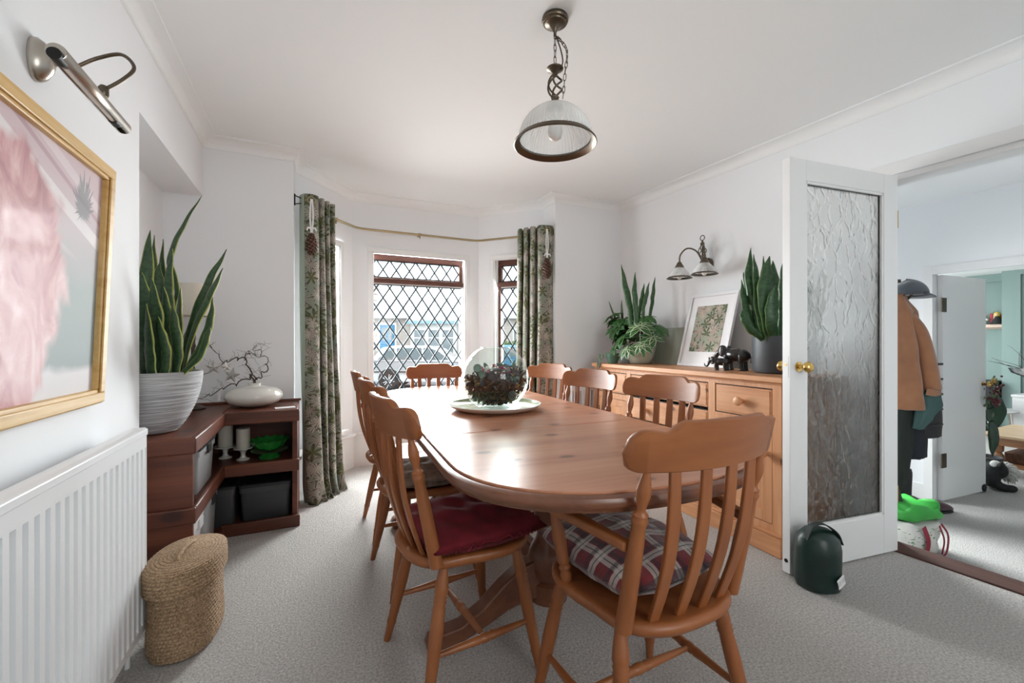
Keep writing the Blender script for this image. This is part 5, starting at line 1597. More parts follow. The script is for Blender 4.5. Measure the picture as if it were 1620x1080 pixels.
for c, x, y in ((lc, -.01, 3.331), (rc, 1.895, 3.333)):
    rg = MB().tube([(x + .024 * math.cos(a), y - .004, 2.10 + .024 * math.sin(a)) for a in [2 * PI * k / 24 for k in range(24)]], .005, 8, closed=True)
    rg.xf(Matrix.Translation(tuple(-q for q in c.location))).build('eyelet', POLEBR, c, smooth=180)
# pine cones on ribbons
CONE = plain('pine_cone_brown', (.06, .022, .015), .55, var=.35, vscale=40)
CONET = plain('pine_cone_tip', (.16, .075, .045), .6)
def pinecone(loc, L, Wd, rib, label):
    o = thing('pine_cone', loc, label, 'ornament', 0, 'hanging pine cones')
    MB().lathe([(.002, 0)] + [(Wd * .62 * math.sin(PI * (.08 + .86 * k / 10)) ** .8, L * k / 10) for k in range(1, 10)] + [(.004, L)], seg=14).build('core', CONE, o)
    sc = MB(); k = 0; n = 72
    for i in range(n):
        t = (i + .5) / n; z = L * t; a = i * 2.399963
        r = Wd * math.sin(PI * (.10 + .82 * t)) ** .7; s = .011 * math.sin(PI * (.15 + .75 * t)) + .004
        d = Vector((math.cos(a), math.sin(a), 0)); sd = Vector((-math.sin(a), math.cos(a), 0)); b = len(sc.v)
        p = Vector((0, 0, z)) + d * r * .45
        tp = Vector((0, 0, z - s * .9)) + d * r
        sc.v += [tuple(p - sd * s * .5), tuple(tp - sd * s), tuple(tp + Vector((0, 0, -s * .5)) + d * .002), tuple(tp + sd * s), tuple(p + sd * s * .5), tuple(tp + Vector((0, 0, s * .45)) + d * .001)]
        for f in ((0, 1, 5), (5, 3, 4), (0, 5, 4), (1, 2, 5), (2, 3, 5), (0, 4, 3), (0, 3, 2), (0, 2, 1)): 
            if f in ((1, 2, 5), (2, 3, 5)): sc.fm[len(sc.f)] = 1
            sc.f.append(tuple(b + q for q in f))
    sc.build('scales', [CONE, CONET], o)
    w = plain_cached('white_satin_ribbon', (.82, .82, .82), .4)
    for s in (-1, 1):
        MB().strip(smoothpath([(s * .003, 0, L), (s * .010, 0, L + rib * .5), (s * .004, .0, L + rib)], 4), (1, 0, 0), .010, .001).build('ribbon', w, o)
        MB().strip(smoothpath([(0, 0, L + .02), (s * .02, -.006, L + .035), (s * .03, -.008, L + .012)], 4), (0, 0, 1), .010, .001).build('bow_loop', w, o)
    return o
pinecone((-.008, 3.30, 1.72), .145, .036, .235, 'pine cone hanging on white ribbon from the left curtain')
pinecone((1.868, 3.298, 1.67), .175, .040, .255, 'pine cone hanging on white ribbon from the right curtain')

# ================================================================== PENDANT LIGHT
pd = thing('pendant_light', (.892, 1.51, ZC), 'bronze pendant light with a ribbed glass dome hanging over the table', 'lamp')
MB().lathe([(.052, 0), (.054, -.012), (.051, -.018), (.044, -.020), (.041, -.025), (.026, -.030), (.014, -.042), (.007, -.056), (.004, -.066)], seg=40).build('ceiling_rose', BRONZE, pd, smooth=35)
bdm = MB()
for k in range(36):
    a = 2 * PI * k / 36; bdm.ball((.0475 * math.cos(a), .0475 * math.sin(a), -.0205), .0022, 6, 4)
bdm.build('beading', BRONZE, pd)
def linkm():
    return MB().tube([(.0052 * math.cos(a), 0, .0115 * math.sin(a) + (.004 if math.sin(a) > 0 else -.004)) for a in [2 * PI * k / 16 for k in range(16)]], .0016, 6, closed=True).mesh('chain_link', BRONZE, 180)
lm = linkm()
for k in range(5):
    o = link('chain_link', lm, pd); o.location = (0, 0, -.072 - .0245 * k); o.rotation_euler = (0, 0, R(90 * (k % 2)))
sl = smoothpath([(.006, 0, -.075), (.02, -.012, -.095), (.042, -.018, -.125), (.046, -.016, -.165), (.040, -.014, -.21), (.036, -.012, -.265), (.032, -.010, -.31)], 2)
for k in range(len(sl)):
    o = link('chain_link', lm, pd); o.location = sl[k]
    d = (sl[min(k + 1, len(sl) - 1)] - sl[max(0, k - 1)]).normalized()
    o.rotation_euler = (d.to_track_quat('Z', 'Y') @ Matrix.Rotation(R(90 * (k % 2)), 3, 'Z').to_quaternion()).to_euler()
MB().tube(smoothpath([(.003, 0, -.07), (.03, .008, -.11), (.044, .012, -.155), (.03, .008, -.19), (.005, .002, -.20)], 6), .0028, 8).build('flex', plain_cached('dark_flex', (.05, .04, .03)), pd, smooth=180)
MB().lathe([(.004, -.185), (.010, -.190), (.034, -.205), (.033, -.209), (.020, -.216), (.010, -.228), (.010, -.235)], seg=28).build('upper_cup', BRONZE, pd, smooth=35)
m = MB(); cage(m, (0, 0, 0), .027, -.325, -.228, .55, 4, .0042); m.build('twisted_cage', BRONZE, pd, smooth=180)
MB().lathe([(.010, -.318), (.017, -.324), (.014, -.332), (.016, -.340), (.020, -.352), (.032, -.360), (.032, -.364)], seg=28).build('lower_cup', BRONZE, pd, smooth=35)
dome = []
for k in range(15):
    a = R(82 - 78 * k / 14); dome.append((.150 * math.cos(a) ** .92, -.505 + .148 * math.sin(a)))
dome = [(.022, -.358)] + dome
inn_ = [(r - .003, z - .001) for r, z in dome[::-1]]
MB().lathe(dome + inn_, seg=240, cap0=False, cap1=False, rib=.007, ribn=60).build('glass_dome', SHADEG, pd, smooth=60)
MB().lathe([(.143, -.492), (.152, -.492), (.154, -.498), (.166, -.508), (.168, -.514), (.165, -.516), (.152, -.505), (.143, -.501)], seg=72, cap0=False, cap1=False).build('rim_ring', BRONZE, pd, smooth=40)
MB().lathe([(.013, -.365), (.014, -.40), (.018, -.42), (.028, -.445), (.031, -.465), (.026, -.485), (.012, -.496), (.002, -.498)], seg=28).build('bulb', BULB, pd, smooth=60)

# ================================================================== GREEN SACK BY THE DOOR
gbg = thing('drawstring_sack', (2.075, 1.185, 0), 'small dark green padded carry sack standing against the open door', 'bag', R(-20))
DGN = plain('dark_green_nylon', (.005, .022, .017), .38, var=.3, vscale=9, bump=.3, bscale=22)
prof = [(.070, 0), (.086, .006), (.094, .03), (.096, .10), (.094, .17), (.085, .225), (.060, .255), (.02, .268), (.002, .27)]
rg = []
for r, z in prof:
    rg.append([((r * (1 + .025 * math.sin(5 * a + z * 20) + .012 * math.sin(11 * a))) * math.cos(a), .88 * (r * (1 + .025 * math.sin(5 * a + z * 20))) * math.sin(a), z) for a in [2 * PI * k / 40 for k in range(40)]])
MB().rings(rg).build('sack_body', DGN, gbg, smooth=180)
MB().strip(smoothpath([(-.075, -.02, .225), (-.05, -.025, .285), (.0, -.03, .295), (.06, -.03, .255), (.09, -.025, .20)], 6), (0, 1, 0), .028, .005).build('carry_handle', plain_cached('black_webbing', (.012, .02, .018), .7), gbg, smooth=40)
def tagmat():
    t = NT('printed_care_label'); s = t.sep(t.coord())
    bars = t.math('MULTIPLY', t.math('GREATER_THAN', t.noise(t.comb(t.math('MULTIPLY', s[0], 420), 0.0, 0.0), 1.0, 0), .52), t.math('MULTIPLY', t.math('GREATER_THAN', s[2], .012), t.math('LESS_THAN', s[2], .034)))
    t.set(Base_Color=t.mix(bars, (.8, .8, .8), (.25, .25, .25)), Roughness=.6); return t.m
tgm = MB().box(-.028, .028, -.001, .001, 0, .042).build('care_label', tagmat(), gbg)
tgm.location = (.040, -.0885, .045); tgm.rotation_euler = (R(-4), R(-16), R(24))
# ================================================================== HALL: COAT STAND AND COATS
cs = thing('coat_stand', (4.29, 1.84, ZH), 'dark coat stand hidden under the coats in the hall', 'coat stand')
m = MB().turned((0, 0, .04), (0, 0, 1.86), [(0, .024), (.5, .02), (1, .018)], 12)
m.build('pole', plain_cached('dark_stand_wood', (.05, .03, .02), .4), cs)
for k in range(4):
    a = R(45 + 90 * k); c, s = math.cos(a), math.sin(a)
    MB().tube(smoothpath([(0, 0, .12), (c * .10, s * .10, .09), (c * .20, s * .20, .015)], 5), .012, 8).build('foot', plain_cached('dark_stand_wood', (.05, .03, .02), .4), cs, smooth=180)
    MB().tube(smoothpath([(0, 0, 1.70), (c * .06, s * .06, 1.70), (c * .10, s * .10, 1.76), (c * .09, s * .09, 1.80)], 5), .009, 8).build('hook', plain_cached('dark_stand_wood', (.05, .03, .02), .4), cs, smooth=180)
def garment(name, loc, rz, secs, mat, label, cat, folds=9, amp=.018, seed=1, extra=None):
    """secs: (z, half width, half depth, x shift)"""
    o = thing(name, loc, label, cat, rz); rnd = random.Random(seed); ph = [rnd.uniform(0, 6) for _ in range(4)]
    rings = []; n = 64; fine = []
    for i in range(len(secs) - 1):
        for k in range(6):
            t = k / 6; tt = t * t * (3 - 2 * t); fine.append(tuple(lerp(a, b, tt if j else t) for j, (a, b) in enumerate(zip(secs[i], secs[i + 1]))))
    fine.append(secs[-1])
    for q, (z, w, d, xs) in enumerate(fine):
        g = q / len(fine)
        ring = []
        for k in range(n):
            a = 2 * PI * k / n
            f = 1 + amp / .1 * g * (.5 * math.sin(folds * a + ph[0] + g * 2) + .3 * math.sin((folds * 2 - 3) * a + ph[1]))
            ring.append((xs + w * math.cos(a) * (1 + (f - 1) * .35), d * math.sin(a) * f, z))
        rings.append(ring)
    MB().rings(rings).build('cloth', mat, o, smooth=180)
    return o
SUEDE = plain('tan_suede', (.30, .125, .055), .85, var=.15, vscale=7, Sheen_Weight=.5)
BLK = plain('black_quilted_nylon', (.010, .010, .012), .5)
DKG = plain('dark_olive_wool', (.014, .020, .016), .85)
NAVY = plain('dark_navy_cloth', (.008, .010, .016), .8)
TEALC = plain('muted_teal_cloth', (.045, .10, .095), .75)
co = garment('coat', (4.23, 1.83, ZH), R(-20), [(1.78, .03, .03, 0), (1.72, .08, .05, .0), (1.58, .15, .09, .02), (1.25, .19, .11, .05), (.98, .215, .12, .075), (.83, .235, .125, .09), (.825, .20, .10, .09)], SUEDE, 'tan suede coat hanging on the coat stand in the hall', 'coat', 7, .035, 2)
slv = smoothpath([(.05, -.045, 1.56), (.12, -.08, 1.42), (.165, -.10, 1.18), (.185, -.11, .99)], 6)
MB().tube(slv, [lerp(.05, .062, i / (len(slv) - 1)) for i in range(len(slv))], 14).build('sleeve', SUEDE, co, smooth=180)
MB().strip(smoothpath([(.10, -.150, .975), (.16, -.158, .965), (.215, -.150, .975)], 4), (0, 0, 1), .05, .008).build('pocket_flap', SUEDE, co, bevel=.002)
pk = garment('puffer_jacket', (4.43, 1.78, ZH), R(-20), [(1.42, .03, .03, 0), (1.36, .09, .06, 0), (1.20, .13, .09, .02), (1.05, .145, .10, .03), (.92, .15, .10, .035), (.72, .155, .10, .04), (.60, .15, .09, .04), (.59, .12, .07, .04)], BLK, 'black puffer jacket hanging behind the tan suede coat', 'jacket', 5, .012, 3)
for i, z in enumerate((1.18, 1.06, .94, .82, .70)):
    rg = [((.035 + .152 * math.cos(a)), .103 * math.sin(a), z + .004 * math.sin(5 * a)) for a in [2 * PI * k / 40 for k in range(40)]]
    MB().tube(rg, .008, 6, closed=True).build('quilting_roll', BLK, pk, smooth=180)
garment('long_coat', (4.21, 1.865, ZH), R(-15), [(1.70, .05, .04, 0), (1.55, .11, .08, 0), (1.1, .14, .10, .01), (.6, .16, .11, .02), (.30, .135, .10, .0), (.12, .085, .08, -.02), (.11, .06, .05, -.02)], DKG, 'long dark olive coat hanging below the tan suede coat', 'coat', 8, .02, 4)
garment('jacket', (4.40, 1.79, ZH), R(-10), [(1.2, .05, .04, 0), (1.0, .10, .07, 0), (.6, .11, .08, .0), (.44, .105, .075, 0), (.42, .08, .05, 0)], NAVY, 'dark navy jacket hanging lowest on the coat stand', 'jacket', 6, .02, 5)
garment('scarf', (4.37, 1.70, ZH), R(-20), [(1.0, .03, .025, 0), (.93, .10, .05, .02), (.86, .105, .05, .03), (.76, .07, .045, -.02), (.68, .045, .03, -.06), (.67, .02, .02, -.06)], TEALC, 'muted teal cloth bundled between the coats', 'scarf', 5, .03, 6)
# cap
CAPM = plain('blue_grey_felt', (.065, .075, .09), .9, Sheen_Weight=.3)
cp = thing('felt_hat', (4.315, 1.80, ZH + 1.735), 'blue-grey felt cap on top of the coat stand', 'hat', R(-25))
rg = []
for k in range(10):
    a = R(90 * k / 9); rg.append([(.135 * math.cos(a) * math.cos(b) * 1.12, .125 * math.cos(a) * math.sin(b), .115 * math.sin(a) * (1 + .12 * math.cos(b))) for b in [2 * PI * q / 36 for q in range(36)]])
MB().rings(rg).build('crown', CAPM, cp, smooth=180)
pk_ = []
for sc, z in ((.99, .004), (1.04, .0), (1.28, -.022), (1.29, -.026), (1.04, -.012), (.97, -.006)):
    row = []
    for q in range(25):
        b = R(-80 + 160 * q / 24); e = lerp(1, sc, max(0, math.cos(b)) ** .6)
        row.append((.151 * e * math.cos(b), .126 * e * math.sin(b), z * max(0, math.cos(b)) ** .5))
    pk_.append(row)
MB().grid(pk_, uv=False).build('peak', CAPM, cp, smooth=180, solid=.003)
# shoes
def shoe(loc, rz, mat, label, grp, L=.27, h=.075, name='slipper'):
    o = thing(name, loc, label, 'shoe', rz, grp)
    rg = []
    for k in range(15):
        t = k / 14; x = (t - .5) * L
        w = .046 * (math.sin(PI * (.08 + .86 * t)) ** .5) * (1 + .12 * math.sin(PI * t * 1.6))
        hh = h * (.75 + .25 * math.cos(t * 2)) * (math.sin(PI * (.1 + .85 * t)) ** .45)
        rg.append([(x, w * math.cos(a), .012 + max(0, hh * (.5 + .5 * math.sin(a)))) for a in [2 * PI * q / 18 for q in range(18)]])
    MB().rings(rg).build('upper', mat, o, smooth=180)
    sg = [(.5 * L * 1.02 * math.copysign(abs(math.cos(a)) ** .8, math.cos(a)), .048 * math.copysign(abs(math.sin(a)) ** .8, math.sin(a))) for a in [2 * PI * q / 28 for q in range(28)]]
    MB().prism(sg, 'z', 0, .016).build('sole', plain_cached('black_rubber', (.015, .015, .015), .7), o, bevel=.003)
    return o
MAR = plain('maroon_felt', (.055, .012, .022), .9, Sheen_Weight=.3)
shoe((4.50, 1.70, ZH), R(-22), MAR, 'maroon felt slipper lying furthest out on the hall floor', 'maroon slippers', .30, .10)
shoe((4.36, 1.79, ZH), R(-5), MAR, 'maroon felt slipper tucked behind its pair under the coats', 'maroon slippers', .30, .13)
for k, (x, y, rz, lab) in enumerate([(4.13, 1.72, 30, 'black shoe at the foot of the coat stand beside the door edge'), (4.27, 1.86, 60, 'black shoe at the back of the heap under the coats'), (4.12, 1.83, 10, 'black shoe against the hall side of the heap')]):
    shoe((x, y, ZH), R(rz), plain_cached('black_leather', (.012, .012, .014), .45), lab, 'black shoes under the coats', .28, .12 + .02 * k, 'shoe')
bt = garment('boot', (4.36, 1.84, ZH), 0, [(.33, .05, .055, 0), (.30, .055, .06, 0), (.12, .05, .055, 0), (.05, .06, .06, .01), (.0, .06, .06, .01)], plain_cached('black_leather', (.012, .012, .014), .45), 'tall black boot under the coats by the door frame', 'shoe', 5, .005, 8)
# shopping bags
def bag(name, loc, rz, w, d, h, mat, label, seed, slump=.0):
    o = thing(name, loc, label, 'bag', rz); rnd = random.Random(seed); rg = []
    for k in range(9):
        t = k / 8; z = h * t; sc = 1 + .10 * math.sin(PI * t) - slump * t * t
        rg.append([(w / 2 * sc * math.copysign(abs(math.cos(a)) ** .6, math.cos(a)) + .01 * math.sin(3 * a + 7 * t + seed), d / 2 * sc * math.copysign(abs(math.sin(a)) ** .6, math.sin(a)) + .008 * math.sin(5 * a + 5 * t + seed), z + (.02 * math.sin(4 * a + seed) if k > 6 else 0)) for a in [2 * PI * q / 40 for q in range(40)]])
    MB().rings(rg).build('bag_body', mat, o, smooth=180)
    return o
def totemat():
    t = NT('white_printed_tote'); co = t.coord()
    n = t.noise(t.mapping(co, (30, 30, 90)), 1.0, 2)
    z = t.sep(co)[2]
    m = t.math('MULTIPLY', t.math('GREATER_THAN', n, .60), t.math('MULTIPLY', t.math('GREATER_THAN', z, .06), t.math('LESS_THAN', z, .16)))
    t.set(Base_Color=t.mix(m, (.62, .62, .58), (.10, .25, .10)), Roughness=.6); return t.m
tb_ = bag('shopping_bag', (3.56, 1.475, ZH), R(-15), .30, .20, .19, totemat(), 'white printed shopping bag with red handles on the hall floor', 4)
RED = plain('dark_red_webbing', (.24, .012, .03), .7)
for x, s in ((-.02, -1), (.10, -1)):
    MB().strip(smoothpath([(x, -.125, .01), (x + .01, -.13, .10), (x - .02, -.125, .19)], 5), (1, .1, 0), .034 if x < 0 else .012, .003).build('handle_strap', RED, tb_)
MB().strip(smoothpath([(.13, -.10, .19), (.155, -.12, .12), (.11, -.14, .02), (.06, -.13, -.0)], 5), (1, .1, 0), .014, .003).build('handle_strap', RED, tb_)
gbx = bag('shopping_bag', (3.58, 1.47, ZH + .215), R(-12), .33, .20, .085, plain('bright_green_bag', (.025, .30, .035), .55, var=.15, vscale=8), 'bright green folded bag lying on the white shopping bag', 9, .15)
bag('shopping_bag', (3.52, 1.58, ZH), R(10), .20, .16, .36, plain_cached('charcoal_cloth', (.02, .02, .022), .8), 'charcoal cloth bag behind the bright green bag', 14, .2)

# ================================================================== LIVING ROOM BEYOND
ct = thing('coffee_table', (6.85, 1.55, ZH), 'low oak coffee table with turned legs in the living room', 'table', R(2))
MB().box(-.55, .45, -.75, .50, .385, .415).build('top_board', wood('coffee_table_top_oak', (.36, .22, .12), (.50, .34, .20), (.60, .44, .28), 1, 12, .35), ct, bevel=.006)
MB().box(-.48, .38, -.68, .43, .30, .385).build('apron', OAK, ct, bevel=.003)
for x in (-.44, .34):
    for y in (-.63, .38):
        MB().lathe([(.045, 0), (.05, .03), (.035, .06), (.05, .075), (.038, .10), (.05, .15), (.045, .20), (.03, .225), (.045, .24), (.048, .31)], (x, y, 0), 20).build('leg', OAK, ct, smooth=40)
MB().box(-.46, .36, -.64, .39, .085, .11).build('lower_shelf', OAK, ct)
bx = tag(MB().box(-.25, .25, -.2, .2, 0, .11).build('wicker_tray', plain('brown_wicker', (.09, .04, .02), .8, var=.5, vscale=50), None, bevel=.01), 'brown wicker tray on the lower shelf of the coffee table', 'tray')
bx.location = (6.75, 1.70, ZH + .111)
# toy dog
dg = thing('toy_dog', (5.625, 1.775, ZH), 'black and white shaggy toy dog lying by the living room door', 'toy dog', R(-32)); dg.scale = (1.15, 1.15, 1.15)
DOGB = plain('black_shaggy_fur', (.016, .017, .018), .95, var=.5, vscale=60, bump=1.0, bscale=120)
DOGW = plain('white_shaggy_fur', (.62, .61, .58), .95, var=.25, vscale=60, bump=1.0, bscale=120)
mb = MB().ball((-.10, 0, .075), .085, 18, 12, sx=1.5, sz=.85).ball((.03, 0, .10), .075, 16, 10).ball((.09, 0, .155), .07, 16, 10)
for s in (-1, 1):
    mb.tube([(.03, s * .05, .06), (.10, s * .065, .03), (.17, s * .06, .025)], [.035, .03, .028], 10)
    mb.tube([(-.14, s * .06, .05), (-.06, s * .09, .03)], [.045, .03], 10)
    mb.tube([(.07, s * .055, .20), (.06, s * .085, .225), (.085, s * .08, .20)], [.022, .025, .012], 8)
db = mb.build('dog_body', DOGB, dg, smooth=180)
r_ = db.modifiers.new('remesh', 'REMESH'); r_.mode = 'VOXEL'; r_.voxel_size = .009; r_.use_smooth_shade = True
db.modifiers.new('smooth', 'SMOOTH').iterations = 3
rnd = random.Random(2)
fw_ = MB()
for k in range(170):
    a = rnd.uniform(0, 2 * PI); q = rnd.uniform(0, 1)
    c = Vector((.14 + .03 * q, .045 * math.cos(a), .15 + .045 * math.sin(a)))
    d = Vector((rnd.uniform(.3, 1), math.cos(a), math.sin(a) - .2)).normalized() * rnd.uniform(.03, .055)
    fw_.tube([c, c + d * .6, c + d + Vector((0, 0, -.012))], [.006, .005, .001], 5)
fw_.ball((.15, 0, .15), .05, 14, 10); fw_.ball((.07, -.02, .20), .035, 12, 8)
fw_.build('muzzle_fur', DOGW, dg, smooth=180)
MB().ball((.205, -.012, .16), .016, 12, 8).build('nose', plain_cached('dog_nose_black', (.01, .01, .01), .3), dg, smooth=180)
# wall shelf with ornaments
ws = thing('wall_shelf', (9.1, 2.84, 1.32), 'pale wooden floating shelf on the green wall', 'shelf')
MB().box(-.10, .098, -.21, .21, 0, .045).build('shelf_board', plain('pale_birch', (.62, .47, .38), .5), ws, bevel=.003)
MB().box(.06, .098, -.20, .20, -.02, .0).build('wall_batten', plain_cached('pale_birch_d', (.5, .38, .3), .5), ws)
def critter(loc, S, rz, mat, label, cap=None):
    o = thing('animal_figurine', loc, label, 'figurine', rz)
    mb = MB().ball((0, 0, .55), .30, 14, 10, sx=1.5, sz=.95).ball((.48, 0, .85), .19, 12, 8, sx=1.2).ball((-.45, 0, .6), .1, 8, 6)
    for x in (-.28, .28):
        for s in (-1, 1): mb.tube([(x, s * .14, .4), (x, s * .14, 0)], [.11, .08], 8)
    for s in (-1, 1): mb.ball((.42, s * .15, 1.0), .06, 8, 6)
    mb.xf(Matrix.Scale(S, 4)); mb.build('body', mat, o, smooth=180)
    if cap: MB().ball((.44 * S, 0, 1.02 * S), .15 * S, 10, 8, sz=.7).build('cap', cap, o, smooth=180)
    return o
CRM = plain('cream_china', (.70, .70, .60), .3)
critter((9.06, 2.93, 1.3655), .155, R(-70), CRM, 'larger cream animal figurine with a dark red cap on the wall shelf', plain_cached('dark_red_china', (.12, .01, .015), .4))
critter((9.02, 2.85, 1.3655), .085, R(-70), CRM, 'small cream lamb figurine on the wall shelf')
for k, (c, w, h, lab) in enumerate([((.35, .03, .05), .03, .16, 'dark red book standing on the wall shelf'), ((.62, .50, .32), .028, .15, 'buff book standing on the wall shelf'), ((.65, .28, .10), .03, .15, 'orange book standing on the wall shelf'), ((.72, .50, .48), .028, .19, 'pale pink book, tallest on the wall shelf')]):
    b = thing('book', (9.12, 2.775 - .034 * k - (.02 if k == 3 else 0), 1.3655), lab, 'book', 0, 'books on the wall shelf')
    MB().box(-.06, .06, -w / 2, w / 2, 0, h).build('cover', plain('book_cover', c, .6), b, bevel=.002)
    MB().box(-.055, .062, -w / 2 + .003, w / 2 - .003, .003, h - .003).build('pages', plain_cached('book_pages', (.7, .66, .55), .8), b)
df = thing('doll_figurine', (9.025, 2.705, 1.3655), 'small dark dressed figurine with yellow hair on the wall shelf', 'figurine')
MB().lathe([(.075, 0), (.06, .03), (.03, .09), (.02, .11), (.012, .12)], seg=16).build('dress', plain_cached('black_cloth_doll', (.02, .02, .02), .7), df, smooth=60)
MB().ball((0, 0, .145), .035, 12, 8).build('hair', plain_cached('doll_yellow', (.65, .45, .06), .6), df, smooth=180)
MB().ball((-.02, 0, .14), .02, 10, 6).build('face', plain_cached('doll_face', (.7, .5, .4), .6), df, smooth=180)
# speaker cabinet and stool, lamp, white cupboard
sk_ = thing('speaker_cabinet', (8.95, 2.87, ZH), 'black speaker cabinet on a stand against the green wall', 'speaker')
MB().box(-.16, .16, -.22, .17, .42, .80).build('cabinet', plain_cached('black_speaker', (.012, .014, .018), .45), sk_, bevel=.006)
MB().box(-.165, -.16, -.19, -.02, .45, .77).build('grille', plain_cached('speaker_cloth', (.02, .022, .028), .9), sk_)
MB().box(-.16, .16, -.20, .16, .38, .405).build('stand_top', plain_cached('pale_birch', (.62, .5, .4)), sk_)
for y in (-.17, .13): MB().box(-.13, .13, y, y + .03, 0, .38).build('stand_leg', plain_cached('black_speaker', (.012, .014, .018), .45), sk_)
wc = thing('white_chair', (8.35, 2.52, ZH), 'white moulded chair behind the coffee table', 'chair', R(200))
rg = []
for k in range(9):
    t = k / 8; rg.append([(x * .20 * (1 - .15 * t), -.18 - .10 * t + .10 * x * x, .42 + .30 * t) for x in [-1 + 2 * q / 10 for q in range(11)]])
MB().grid(rg, uv=False).build('backrest', WHITEPL, wc, smooth=180, solid=.01)
rg = [[(x * .21, lerp(-.18, .2, k / 6), .42 - .02 * math.sin(PI * k / 6) + .04 * x * x) for x in [-1 + 2 * q / 8 for q in range(9)]] for k in range(7)]
MB().grid(rg, uv=False).build('seat', WHITEPL, wc, smooth=180, solid=.01)
for x in (-.16, .16):
    for y in (-.14, .16): MB().tube([(x * .8, y * .8, .42), (x, y, 0)], .010, 8).build('leg', STEEL, wc)
ca = thing('white_cabinet', (8.72, 2.20, ZH), 'white cabinet against the green chimney breast', 'cabinet')
MB().box(-.18, .18, -.3, .22, 0, .62).build('body', WHITEPL, ca, bevel=.004)
MB().box(-.19, .19, -.31, .23, .62, .65).build('top_board', WHITEPL, ca, bevel=.004)
MB().box(-.186, -.18, -.28, -.05, .05, .58).build('door', WHITEPL, ca, bevel=.002); MB().box(-.186, -.18, -.03, .20, .05, .58).build('door', WHITEPL, ca, bevel=.002)
bl = thing('steel_bowl', (8.55, 2.26, ZH + .651), 'shallow chrome bowl with dry twigs on the white cabinet', 'bowl')
MB().lathe([(.05, 0), (.055, .20), (.03, .22), (.06, .24), (.17, .30), (.20, .36), (.195, .36), (.16, .31), (.05, .255)], seg=36, cap1=False).build('bowl', plain_cached('chrome', (.75, .75, .75), .12), bl, smooth=40).data.materials[0] = plain('chrome_metal', (.75, .76, .77), .12, 1)
rnd = random.Random(8)
for k in range(7):
    d = Vector((rnd.uniform(-.6, .3), rnd.uniform(.1, 1), rnd.uniform(.5, 1))).normalized(); p = Vector((0, 0, .28)); q = [p]
    for s in range(10):
        d = (d + Vector((rnd.uniform(-1, 1), rnd.uniform(-1, 1), rnd.uniform(-.8, .6))) * .35).normalized(); p = p + d * .045; q.append(p)
    MB().tube(q, [lerp(.005, .001, i / 10) for i in range(11)], 5).build('twig', BARK, bl, smooth=180)
# wall panelling on the chimney breast
struct(MB().box(8.91, 8.926, 1.75, 2.40, 1.28 - .9, .42).box(8.91, 8.926, 2.36, 2.40, ZH, .40).box(8.91, 8.926, 1.9, 1.94, ZH, .40).build('trim_5', GREEN), 'green dado panelling on the chimney breast')
# dried bunch on the far door knob and big dark leaf plant
bn = thing('dried_bunch', (5.50, 1.70, ZH + .98), 'dried red berry bunch with gold ribbon hanging on the far door', 'dried flowers')
rnd = random.Random(4); mb = MB(); mg = MB()
for k in range(40):
    p = Vector((rnd.gauss(0, .03), rnd.gauss(-.03, .02), rnd.gauss(-.10, .06))); mb.ball(p, rnd.uniform(.008, .016), 8, 6)
mb.build('berries', plain_cached('dark_red_berry', (.10, .012, .02), .5), bn, smooth=180)
for k in range(26):
    p = Vector((rnd.gauss(0, .04), rnd.gauss(-.03, .02), rnd.gauss(-.10, .07))); d = Vector((rnd.gauss(0, 1), rnd.gauss(0, .4), rnd.gauss(0, 1))).normalized() * .05
    mg.strip([p, p + d * .5, p + d], (d.z, .3, -d.x), [.008, .018, .002], .001)
mg.build('dry_leaves', plain_cached('dry_sage_leaf', (.14, .17, .10), .7), bn)
for s in (-1, 1):
    MB().tube(smoothpath([(0, -.03, .0), (s * .03, -.035, .05), (s * .05, -.03, .02), (s * .01, -.03, -.005)], 5), .006, 6).build('ribbon_loop', plain_cached('gold_ribbon', (.45, .30, .07), .4), bn, smooth=180)
gp = thing('rubber_plant', (5.93, 1.87, ZH), 'dark green broad-leaved plant standing behind the far door edge', 'plant')
pot(gp, [(.10, 0), (.11, .004), (.13, .24), (.132, .25), (.122, .25), (.118, .22)], BLACKPL, .12, .22)
MB().tube([(0, 0, .2), (.01, 0, .5), (0, .01, .75)], [.014, .011, .008], 8).build('stem', BARK, gp, smooth=180)
BIGL = leafmat('rubber_plant_leaf', (.02, .06, .03), (.008, .028, .014), (.014, .045, .02), .06, 4, .25)
blade_path(gp, [(0, 0, .74), (.03, -.04, .78), (.05, -.06, .66), (.03, -.06, .50)], .17, BIGL, .1, 6)
blade_path(gp, [(0, 0, .66), (.05, -.03, .76), (.10, -.05, .86), (.16, -.07, .94)], .07, leafmat('pale_leaf', (.35, .42, .33), (.10, .20, .12), (.18, .28, .18), .2, 4, .3), .1, 3)
blade_path(gp, [(0, 0, .55), (-.02, -.05, .58), (-.03, -.07, .45), (-.03, -.07, .26)], .12, BIGL, .1, 2)
blade(gp, (0, 0, .75), (-.16, .10, .95), .13, BIGL, bend=(0, 0, .05), face=R(80), cup=.15)
blade(gp, (0, 0, .5), (.15, .14, .40), .13, BIGL, bend=(0, .02, .10), face=R(100), cup=.15)

